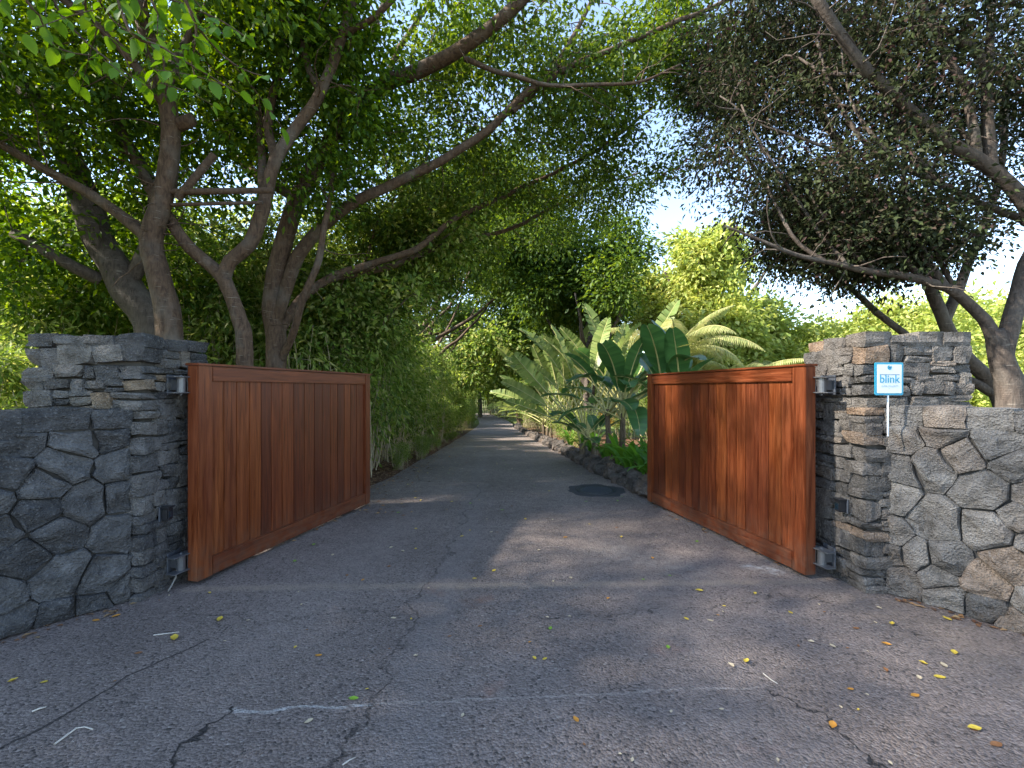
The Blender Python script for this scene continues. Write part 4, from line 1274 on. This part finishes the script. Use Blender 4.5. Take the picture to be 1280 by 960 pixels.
# small pointed conifer far behind the sign pillar
cf = thing('conifer', 'small dark pointed conifer far beyond the sign pillar', 'tree', ground_at(1018, 60))
tbc = Tubes(); tbc.add([(0, 0, 0), (0, 0, 11.6)], [0.22, 0.03], 7)
obj('trunk', tbc.mesh('trunk'), MAT['bark_grey'], cf)
nr = np.random.default_rng(3)
n = 5200
zz = 2.0 + 9.6 * nr.random(n) ** 0.8
rr = (12.0 - zz) * 0.21 * np.sqrt(nr.random(n)) * (0.7 + 0.3 * np.sin(zz * 5.5))
aa = nr.random(n) * 2 * PI
pc = np.stack([rr * np.cos(aa), rr * np.sin(aa), zz], 1)
dd = np.stack([np.cos(aa), np.sin(aa), -0.2 + 0 * aa], 1) + nr.normal(0, .3, (n, 3))
V, T_ = leaves_np(pc, dd, 0.5, 0.13, nr)
tag(obj('crown', np_mesh('crown', V, T_), MAT['leaf_dark'], cf), kind='stuff')

# ------------------------------------------------------------------ hedge of shrubs and cane along the drive
def hedge(seed, h, w, natt, per):
    T = Tree('hedge_shrub', 'tall leafy hedge shrub with bare canes along the driveway edge', (0, 0, 0), MAT['twig'], MAT['leaf_hedge'], seed, 'hedge shrubs along the driveway', 'shrub')
    rng = T.rng
    for k in range(26):
        a = rng.uniform(0, 2 * PI); q = rng.uniform(0.05, 0.8) * w
        b = Vector((math.cos(a) * q, math.sin(a) * q, -0.05))
        e = Vector((math.cos(a) * w * rng.uniform(.3, .9), math.sin(a) * w * rng.uniform(.3, .9), h * rng.uniform(.55, 1.0)))
        T.limb([b, b.lerp(e, .5) + Vector((rng.uniform(-.15, .15), rng.uniform(-.15, .15), 0.2)), e], rng.uniform(.010, .022), .005, 5, 0.05, 0.15, 0.25)
    pts = []
    while len(pts) < natt:
        z = h * rng.random() ** 0.62
        a = rng.uniform(0, 2 * PI); q = w * math.sqrt(rng.random()) * (0.55 + 0.5 * min(1, z / (h * .45))) * (1.0 if z < h * .8 else 0.75)
        p = Vector((math.cos(a) * q, math.sin(a) * q, max(0.12, z)))
        if mnoise.noise(p * 1.3 + Vector((seed, 0, 0))) < -0.02: continue
        if z < h * 0.36 and rng.random() < 0.72: continue
        pts.append(p)
    T.grow(pts, rbase=0.004, rk=0.004)
    T.finish(per, 0.19, 0.165, 0.052, 0.6, 0.8, 'canes')
    T.crown.name = 'foliage'
    return T.t
H = [hedge(61, 3.6, 1.05, 135, 46), hedge(62, 4.4, 1.15, 150, 46), hedge(63, 3.0, 1.0, 85, 40)]
rng = random.Random(19)
used = [False] * 3
y = 8.0
i = 0
while y < 52:
    for row in range(2):
        k = rng.randrange(3) if i > 2 else (2, 1, 0)[i]
        o = H[k] if not used[k] else copy_tree(H[k])
        used[k] = True
        x = edge(LE, y) - 0.95 - row * 1.7 - (0.25 if row == 0 and y < 9 else 0) - rng.uniform(-.12, .4)
        yv = y + rng.uniform(-.3, .3) + row * 0.5
        s = rng.uniform(.68, 1.18) * (1.0 if row == 0 else 1.2) * (1.0 if y < 14 else 0.82)
        o.location = (x, yv, zg(yv) - 0.02)
        o.rotation_euler = (0, 0, rng.uniform(0, 6.28))
        o.scale = (s, s, s * rng.uniform(.9, 1.15))
        how = ('mid-height leafy hedge shrub', 'tall dense leafy hedge shrub', 'low sparse hedge shrub with pale bare canes')[k]
        o['label'] = how + (' at the driveway edge' if row == 0 else ' in the back row of the driveway hedge')
        o['group'] = ('mid-height', 'tall', 'sparse')[k] + (' hedge shrubs at the driveway edge' if row == 0 else ' hedge shrubs in the back row')
        i += 1
    y += rng.uniform(1.15, 1.7) * (1 + max(0, y - 16) * 0.03)
# seedlings creeping out over the driveway edge
for k_ in range(11):
    yv = 7.4 + 20 * rng.random() ** 1.6
    o = copy_tree(H[2])
    o.location = (edge(LE, yv) - 0.30 + rng.uniform(-.25, .22), yv, zg(yv) - 0.02)
    q = rng.uniform(.10, .22)
    o.rotation_euler = (0, 0, rng.uniform(0, 6.28)); o.scale = (q, q, q * rng.uniform(.7, 1.2))
    o['label'] = 'small knee-high seedling shrub at the foot of the driveway hedge'
    o['group'] = 'seedling shrubs at the hedge foot'
# shrubs behind the dark wall
for (x, yv, s) in ((-5.3, 4.9, .55), (-6.5, 5.8, .62), (-4.1, 4.95, .45), (-7.0, 7.4, .85), (-8.8, 8.4, 1.0), (-5.6, 8.6, 1.0), (-4.6, 9.6, 1.05), (-10.6, 7.6, 1.0), (-7.4, 10.4, 1.3), (-9.6, 11.4, 1.4), (-12.5, 10.0, 1.4), (-5.4, 11.4, 1.3)):
    o = copy_tree(H[rng.randrange(2)])
    o.location = (x, yv, zg(yv) - 0.02); o.rotation_euler = (0, 0, rng.uniform(0, 6.28)); o.scale = (s * 1.1, s * 1.1, s)
    o['label'] = 'tall leafy shrub in the thicket behind the dark basalt wall'
    o['group'] = 'thicket shrubs behind the dark wall'

for (x, yv, s_) in ((-2.6, 66, 1.9), (-0.2, 62, 1.8), (2.2, 58, 1.7), (1.6, 66, 2.2), (4.5, 60, 2.0), (-9.5, 64, 2.2), (-11.5, 72, 2.4), (-6.5, 80, 2.6), (3.4, 50, 1.4)):
    o = copy_tree(H[rng.randrange(2)])
    o.location = (x, yv, zg(yv) - 0.02); o.rotation_euler = (0, 0, rng.uniform(0, 6.28)); o.scale = (s_ * 1.2, s_ * 1.2, s_)
    o['label'] = 'leafy thicket shrub closing the view at the driveway bend'
    o['group'] = 'thicket shrubs at the driveway bend'

# ------------------------------------------------------------------ paddle-leaved plants in the bed
def paddle_mesh(seed, L, W, arch, tear, stalk, mat):
    """leaf growing from the origin along +z, bending towards +y; stalk then blade"""
    rng = random.Random(seed)
    V, F, mi = [], [], []
    n = 18
    tot = stalk + L
    def mid(s):
        u = s / tot
        ang = arch * u ** 1.6
        return ang
    pts = [Vector((0, 0, 0))]; angs = [0.0]
    N = 40
    for k in range(N):
        a = mid((k + 1) / N * tot)
        pts.append(pts[-1] + Vector((0, math.sin(a), math.cos(a))) * tot / N); angs.append(a)
    def at(s):
        x = min(max(s / tot, 0), 1) * N
        i = min(int(x), N - 1); fr = x - i
        return pts[i].lerp(pts[i + 1], fr), angs[i] * (1 - fr) + angs[i + 1] * fr
    # stalk and midrib
    tb = Tubes()
    ss = [tot * k / 14 for k in range(15)]
    tb.add([at(s)[0] for s in ss], [max(0.003, 0.026 * (1 - s / tot) + 0.004) for s in ss], 5)
    V += list(tb.v); F += list(tb.f); mi += [1] * len(tb.f)
    for side in (-1, 1):
        prev_gap = 0
        for k in range(n):
            s0, s1 = stalk + L * k / n, stalk + L * (k + 1) / n
            w = lambda u: W * 0.5 * (math.sin(PI * min(1, max(0.0, u * 0.93 + 0.05))) ** 0.55)
            u0, u1 = k / n, (k + 1) / n
            torn = rng.random() < tear
            g = 0.28 * (u1 - u0) * L if torn else 0.0
            fold = rng.uniform(0.1, 0.75)
            for (sa, ua, first) in ((s0, u0, True), (s1, u1, False)):
                p, a = at(sa)
                t = Vector((0, math.sin(a), math.cos(a))); nn = Vector((0, -math.cos(a), math.sin(a)))
                ww = w(ua)
                sh = (g if first else -g * 0.0) + L * 0.03
                f2 = fold if torn else 0.32 + 0.12 * math.sin(ua * 9 + seed)
                V.append(p)
                V.append(p + Vector((side, 0, 0)) * ww * 0.55 * math.cos(f2) + nn * ww * 0.55 * math.sin(f2) + t * sh * .5)
                V.append(p + Vector((side, 0, 0)) * ww * math.cos(f2 * .6) + nn * ww * math.sin(f2) * 0.75 + t * sh)
            b = len(V) - 6
            q = [(b, b + 3, b + 4, b + 1), (b + 1, b + 4, b + 5, b + 2)]
            if side < 0: q = [tuple(reversed(x)) for x in q]
            F += q; mi += [0, 0]
    me = pydata('paddle_leaf', V, F, True)
    me.materials.append(mat); me.materials.append(MAT['petiole'])
    me.polygons.foreach_set('material_index', mi)
    return me
PD = [paddle_mesh(i, 1.0, 0.44, a, t_, 0.75, MAT['paddle']) for i, (a, t_) in enumerate(((0.9, .06), (1.5, .12), (0.5, .05), (1.9, .15)))]
TP = [paddle_mesh(20 + i, 1.5, 0.42, a, t_, 1.5, MAT['paddle_pale']) for i, (a, t_) in enumerate(((0.35, .45), (0.6, .6), (0.85, .7)))]
TY = [paddle_mesh(30 + i, 1.1, 0.42, a, .4, 1.2, MAT['paddle_yellow']) for i, a in enumerate((0.9, 1.8))]

def paddle_plant(label, base, n, s, seed, trunk=0.5, spread=0.9, group=None, fan=None, kinds=PD, yellow=0, name='paddle_leaf_plant'):
    rng = random.Random(seed)
    t = thing(name, label, 'plant', base, 0, group)
    tb = Tubes()
    hts = []
    for k in range(3 if fan is None else 1):
        a = 2.1 * k + seed
        off = Vector((math.cos(a), math.sin(a), 0)) * (0.16 if fan is None else 0)
        hgt = trunk * rng.uniform(.6, 1.1)
        tb.add([off + Vector((0, 0, -0.1)), off * 1.2 + Vector((0, 0, hgt * .5)), off * 1.4 + Vector((0, 0, hgt + 0.15))], [0.075, 0.062, 0.045], 8, 0.2)
        hts.append(off * 1.4 + Vector((0, 0, hgt)))
    obj('stem', tb.mesh('stem'), MAT['stem'], t)
    for k in range(n):
        o_ = hts[k % len(hts)]
        sc = s * rng.uniform(.75, 1.12)
        if fan is None:
            az_ = 2.4 * k + rng.uniform(-.3, .3)
            ti = rng.uniform(0.05, spread)
        else:
            ti = (k / (n - 1) - 0.5) * 2 * fan[1] + rng.uniform(-.05, .05)
            az_ = fan[0] + rng.uniform(-.12, .12)
        me = rng.choice(kinds)
        if k < yellow: me = rng.choice(TY)
        l = obj('leaf', me, None, t, o_)
        m_ = Matrix.Rotation(az_, 4, 'Z') @ Matrix.Rotation(-ti, 4, 'X')
        if fan is not None:
            m_ = Matrix.Rotation(az_, 4, 'Z') @ Matrix.Rotation(-abs(ti), 4, 'X') if ti >= 0 else Matrix.Rotation(az_ + PI, 4, 'Z') @ Matrix.Rotation(-abs(ti), 4, 'X')
        if fan is not None: m_ = m_ @ Matrix.Rotation(rng.choice((-1, 1)) * rng.uniform(0.7, 1.4), 4, 'Z')
        l.rotation_euler = m_.to_euler()
        l.scale = (sc, sc, sc)
    return t
bedz = lambda y: zg(y) + 0.2
def bedpt(px_, Y): p = ground_at(px_, Y); p.z = bedz(Y); return p
paddle_plant('tall dark paddle-leaved plant with a bare stem in the bed', bedpt(772, 9.8), 24, 1.08, 5, 0.95, 1.15)
paddle_plant('broad upright paddle-leaved plant close behind the sign-side gate leaf', bedpt(838, 9.4), 12, 1.15, 6, 0.9, 0.55)
paddle_plant('low dark paddle-leaved plant at the foot of the bed', bedpt(738, 10.8), 9, 0.8, 7, 0.2, 1.0)
paddle_plant('traveller palm with pale torn leaves fanned toward the driveway', bedpt(732, 12.2), 15, 1.08, 9, 0.5, fan=(PI * 0.5 + .35, 1.05), kinds=TP, yellow=2, name='fan_palm_plant')
paddle_plant('taller traveller palm standing behind the paddle-leaved plants', bedpt(778, 14.2), 13, 1.3, 10, 1.2, fan=(PI * 0.5 - .2, 0.8), kinds=TP[:1] + PD[:1] + PD[2:3], yellow=1, name='fan_palm_plant')
paddle_plant('farther traveller palm with ragged sunlit leaves by the driveway', bedpt(706, 17.5), 15, 1.3, 12, 0.6, fan=(PI * 0.5 + .2, 1.1), kinds=TP, yellow=1, name='fan_palm_plant')
paddle_plant('drooping pale paddle-leaved plant by the far end of the border', bedpt(684, 22), 14, 1.1, 14, 0.6, 1.3, kinds=TP)

# feather palm
def frond_mesh(seed, L, droop):
    rng = random.Random(seed)
    V, F, mi = [], [], []
    pts = []
    p = Vector((0, 0, 0))
    N = 26
    tb = Tubes()
    for k in range(N + 1):
        u = k / N
        a = 0.25 + droop * u
        pts.append((p.copy(), a))
        p = p + Vector((0, math.sin(a), math.cos(a))) * L / N
    tb.add([q[0] for q in pts], [0.022 * (1 - k / N) + 0.004 for k in range(N + 1)], 5)
    V += list(tb.v); F += list(tb.f); mi += [1] * len(tb.f)
    for k in range(4, N + 1):
        p, a = pts[k]
        t = Vector((0, math.sin(a), math.cos(a)))
        for sub in range(2):
            pp = p + t * (L / N) * 0.5 * sub
            for side in (-1, 1):
                ll = 0.62 * math.sin(PI * min(1, 0.12 + 0.85 * k / N)) * rng.uniform(.85, 1.1)
                d = Vector((side * 0.8, 0, 0)) + t * 0.45 + Vector((0, 0, -0.35))
                d.normalize()
                q1 = pp + d * ll * 0.5
                q2 = q1 + (d + Vector((0, 0, -0.9))).normalized() * ll * 0.5
                w = t * 0.018
                b = len(V)
                V += [pp - w, pp + w, q1 + w * 1.2, q1 - w * 1.2, q2]
                F += [(b, b + 1, b + 2, b + 3), (b + 3, b + 2, b + 4)]; mi += [0, 0]
    me = pydata('frond', V, F)
    me.materials.append(MAT['palm']); me.materials.append(MAT['petiole'])
    me.polygons.foreach_set('material_index', mi)
    return me
FR = [frond_mesh(i, 2.9, d_) for i, d_ in enumerate((1.2, 1.7, 2.1))]
for lab, bx, by, hh, sd in (('feather palm with arching fronds in front of the yellow-green tree', 845, 15.0, 3.0, 3), ('shorter feather palm with arching fronds nearer the sign pillar', 915, 17.5, 2.0, 4)):
    b = ground_at(bx, by)
    t = thing('feather_palm', lab, 'palm', b)
    tb = Tubes(); tb.add([(0, 0, -.1), (0.05, 0, hh * .5), (0, 0, hh + .1)], [0.16, 0.13, 0.11], 9, 0.15)
    obj('trunk', tb.mesh('trunk'), MAT['bark_grey'], t)
    rng = random.Random(sd)
    for k in range(13):
        l = obj('frond', FR[k % 3], None, t, (0, 0, hh))
        l.rotation_euler = (Matrix.Rotation(2.4 * k + rng.uniform(-.2, .2), 4, 'Z') @ Matrix.Rotation(-rng.uniform(0.0, .55), 4, 'X')).to_euler()
        s = rng.uniform(.85, 1.1); l.scale = (s, s, s)

# strap-leaved lilies along the bed edge
def strap_mesh(seed):
    rng = random.Random(seed)
    V, F = [], []
    p = Vector((0, 0, 0)); N = 8; L = 0.75
    bend = rng.uniform(0.9, 2.0)
    for k in range(N + 1):
        u = k / N
        a = 0.1 + bend * u ** 1.5
        w = 0.05 * (math.sin(PI * min(1, 0.14 + 0.86 * u)) ** 0.7) * (1 if k < N else 0.05)
        nn = Vector((0, -math.cos(a), math.sin(a)))
        V += [p + Vector((-w, 0, 0)) + nn * w * .35, p, p + Vector((w, 0, 0)) + nn * w * .35]
        p = p + Vector((0, math.sin(a), math.cos(a))) * L / N
    for k in range(N):
        a = k * 3
        F += [(a, a + 1, a + 4, a + 3), (a + 1, a + 2, a + 5, a + 4)]
    me = pydata('strap_leaf', V, F, True)
    me.materials.append(MAT['strap'])
    return me
SM = [strap_mesh(i) for i in range(4)]
rng = random.Random(14)
for k, (dx, yv) in enumerate(((0.28, 7.25), (0.62, 7.1), (0.30, 7.75), (0.7, 7.7), (0.32, 8.3), (0.75, 8.35), (0.38, 8.95), (0.85, 9.1), (1.2, 7.6), (1.3, 8.6), (0.35, 9.8), (1.1, 6.9), (0.3, 11.0), (0.4, 12.6), (0.35, 14.5), (0.9, 13.2))):
    b = Vector((edge(RE, yv) + dx, yv, zg(yv) + 0.17))
    t = thing('strap_leaf_plant', 'bright green strap-leaved plant in the bed behind the rock border', 'plant', b, 0, 'strap-leaved plants behind the rock border')
    for j in range(15):
        l = obj('leaf', rng.choice(SM), None, t, (rng.uniform(-.06, .06), rng.uniform(-.06, .06), 0))
        l.rotation_euler = (Matrix.Rotation(2.4 * j + rng.uniform(-.3, .3), 4, 'Z') @ Matrix.Rotation(-rng.uniform(0, .5), 4, 'X')).to_euler()
        s = rng.uniform(.65, 1.15); l.scale = (s, s, s)

# low shrubs in the bed farther along the border
for (px_, Y, s) in ((712, 14.0, .42), (700, 17.0, .45), (686, 20, .5), (678, 24, .6), (668, 29, .75), (662, 35, .9), (656, 40, 1.0), (720, 25, 1.1), (735, 32, 1.2), (690, 36, 1.3), (780, 20, .9), (815, 17, .7)):
    o = copy_tree(H[2 if s < .8 else 1])
    p = ground_at(px_, Y)
    o.location = (max(p.x, edge(RE, Y) + 0.45 + s * .6), Y, zg(Y) + 0.1)
    o.rotation_euler = (0, 0, rng.uniform(0, 6.28)); o.scale = (s, s, s * .9)
    o['label'] = ('low leafy shrub right behind the rock border' if s < .65 else 'tall leafy shrub in the planting bed behind the rock border')
    o['group'] = 'low shrubs in the planting bed' if s < .65 else 'tall shrubs in the planting bed'

# ------------------------------------------------------------------ litter and fallen leaves
nr = np.random.default_rng(5)
n = 5200
yy_ = 6.0 + 22 * nr.random(n) ** 1.7
ex = np.array([edge(LE, q) for q in yy_])
xx = ex - 0.45 + nr.gamma(1.4, 0.28, n) * nr.choice([-1.0, 1.0], n, p=[.62, .38]) + 0.12
zz = np.array([zg(q) for q in yy_]) + 0.006
ga = [((-2.95, 3.45), (-4.2, 1.8), 90), ((3.05, 3.6), (4.2, 1.9), 110), ((2.62, 4.2), (2.1, 6.7), 160), ((-2.72, 4.1), (-2.2, 6.4), 60)]
for (a_, b_, k_) in ga:
    u_ = nr.random(k_)
    xx = np.concatenate([xx, a_[0] + (b_[0] - a_[0]) * u_ + nr.normal(0, .07, k_) * (1 if a_[0] < 0 else -1)])
    yy_ = np.concatenate([yy_, a_[1] + (b_[1] - a_[1]) * u_ + nr.normal(0, .05, k_)])
    zz = np.concatenate([zz, np.full(k_, 0.006)])
n = len(xx)
pc = np.stack([xx, yy_, zz], 1)
an = nr.random(n) * 6.28
dd = np.stack([np.cos(an), np.sin(an), 0.12 + 0 * an], 1)
V, T_ = leaves_np(pc, dd, 0.055, 0.028, nr, 0.1, 2.5)
tag(obj('leaf_litter', np_mesh('leaf_litter', V, T_), MAT['litter']), 'brown leaf litter along the driveway edge under the hedge', 'leaf litter', kind='stuff')

def fallen_mesh(i, curl):
    rng = random.Random(900 + i)
    prof = [(-0.5, 0.02), (-0.3, 0.2), (-0.05, 0.28), (0.2, 0.22), (0.42, 0.08), (0.5, 0.01)]
    V, F = [], []
    for u, w in prof:
        z = 0.04 + curl * (u * u) * 0.8
        V += [(u, -w, z + curl * w * rng.uniform(.5, 1.2)), (u, 0, z), (u, w, z + curl * w * rng.uniform(.5, 1.2))]
    for k in range(len(prof) - 1):
        a = k * 3
        F += [(a, a + 3, a + 4, a + 1), (a + 1, a + 4, a + 5, a + 2)]
    return pydata('fallen_leaf', V, F, True)
FM = {}
for c in ('yellow', 'orange', 'brown', 'green', 'pale'):
    FM[c] = []
    for i in range(4):
        me = fallen_mesh(i, (0.15, 0.5, 0.9, 0.3)[i]); me.materials.append(MAT['fall_' + c]); FM[c].append(me)
rng = random.Random(55)
def fallen(x, y, c, s, where):
    words = {'yellow': 'small yellow fallen leaf', 'orange': 'small orange fallen leaf', 'brown': 'small brown fallen leaf', 'green': 'small green fallen leaf', 'pale': 'small pale dry fallen leaf'}
    o = obj('fallen_leaf', rng.choice(FM[c]), None, None, (x, y, zg(y) + 0.002), (0, 0, rng.uniform(0, 6.28)), (s, s, s))
    tag(o, words[c] + ' lying on ' + where, 'leaf', c + ' fallen leaves on ' + where)
    return o
FORE, DRIVE = 'the forecourt asphalt outside the gate', 'the driveway inside the gate'
for (px_, py_, c, s) in ((120, 776, 'orange', .06), (145, 771, 'orange', .06), (218, 800, 'yellow', .09), (275, 775, 'yellow', .08), (262, 742, 'yellow', .04), (173, 817, 'brown', .05), (398, 820, 'orange', .05),
                         (369, 810, 'yellow', .03), (442, 874, 'green', .06), (386, 902, 'pale', .05), (492, 773, 'pale', .05), (600, 783, 'brown', .04), (562, 796, 'brown', .03), (310, 776, 'pale', .03),
                         (688, 786, 'green', .05), (684, 772, 'pale', .03), (668, 824, 'yellow', .04), (681, 824, 'yellow', .04), (720, 900, 'orange', .05), (760, 749, 'orange', .04), (712, 771, 'pale', .03),
                         (835, 810, 'green', .05), (874, 739, 'yellow', .07), (944, 743, 'yellow', .05), (858, 774, 'yellow', .05), (888, 776, 'pale', .05), (988, 766, 'yellow', .05), (914, 833, 'pale', .05),
                         (933, 828, 'yellow', .06), (1041, 808, 'pale', .05), (1063, 862, 'orange', .04), (1099, 760, 'pale', .05), (1115, 781, 'yellow', .06), (1108, 806, 'orange', .06), (1070, 786, 'brown', .05),
                         (1193, 817, 'yellow', .07), (1175, 847, 'yellow', .07), (1154, 830, 'yellow', .05), (1107, 839, 'brown', .05), (1144, 870, 'orange', .06), (1218, 912, 'yellow', .07), (1245, 932, 'brown', .07),
                         (1184, 774, 'yellow', .07), (1180, 832, 'pale', .06), (1149, 848, 'pale', .05), (998, 808, 'brown', .03), (1014, 803, 'pale', .04), (902, 887, 'pale', .03), (55, 853, 'yellow', .04), (16, 852, 'yellow', .05)):
    g = G(px_, py_)
    fallen(g.x, g.y, c, s * 0.92, FORE)
g = G(1041, 908)
o = fallen(g.x, g.y, 'orange', 0.062, FORE)
o['label'] = 'broad orange fallen leaf lying on the dark forecourt crack'
del o['group']
for k in range(130):
    yv = 3.9 + 15 * rng.random() ** 1.5
    a, b = max(edge(LE, yv), -2.4) + .1, min(edge(RE, yv), 2.3) - .1
    xv = rng.uniform(a, b)
    fallen(xv, yv, rng.choices(('yellow', 'pale', 'green', 'orange', 'brown'), (4, 3, 1.5, 1, 1))[0], rng.uniform(.03, .06), DRIVE)
for k in range(34):
    fallen(rng.uniform(-2.8, 2.8), rng.uniform(1.9, 3.8), rng.choices(('yellow', 'pale', 'orange', 'brown'), (1, 3, 1, 2))[0], rng.uniform(.015, .032), FORE)

# dead sticks on the forecourt
for lab, pix, r in (('straight pale stick lying near the dark basalt wall', [(192, 795), (208, 793), (224, 791)], .004), ('forked white bleached twig lying on the forecourt', [(68, 932), (95, 912), (106, 910), (116, 913)], .005),
                    ('short white twig at the end of the pale seam', [(954, 843), (964, 851), (972, 856)], .0035), ('thin pale twig lying at the crumbled strip', [(428, 958), (445, 948)], .0035),
                    ('thin pale twig beside the dark slanted crack', [(40, 891), (58, 885)], .005)):
    tb = Tubes()
    pp = [G(*q) + Vector((0, 0, 0.006)) for q in pix]
    if len(pp) == 2: pp = [pp[0], pp[0].lerp(pp[1], .5) + Vector((0, 0, .004)), pp[1]]
    tb.add([p - pp[0] for p in pp], [r, r * .9] + [r * .6] * (len(pp) - 2), 6)
    o = obj('dead_stick', tb.mesh('dead_stick'), MAT['deadwood'], None, pp[0])
    tag(o, lab, 'stick')
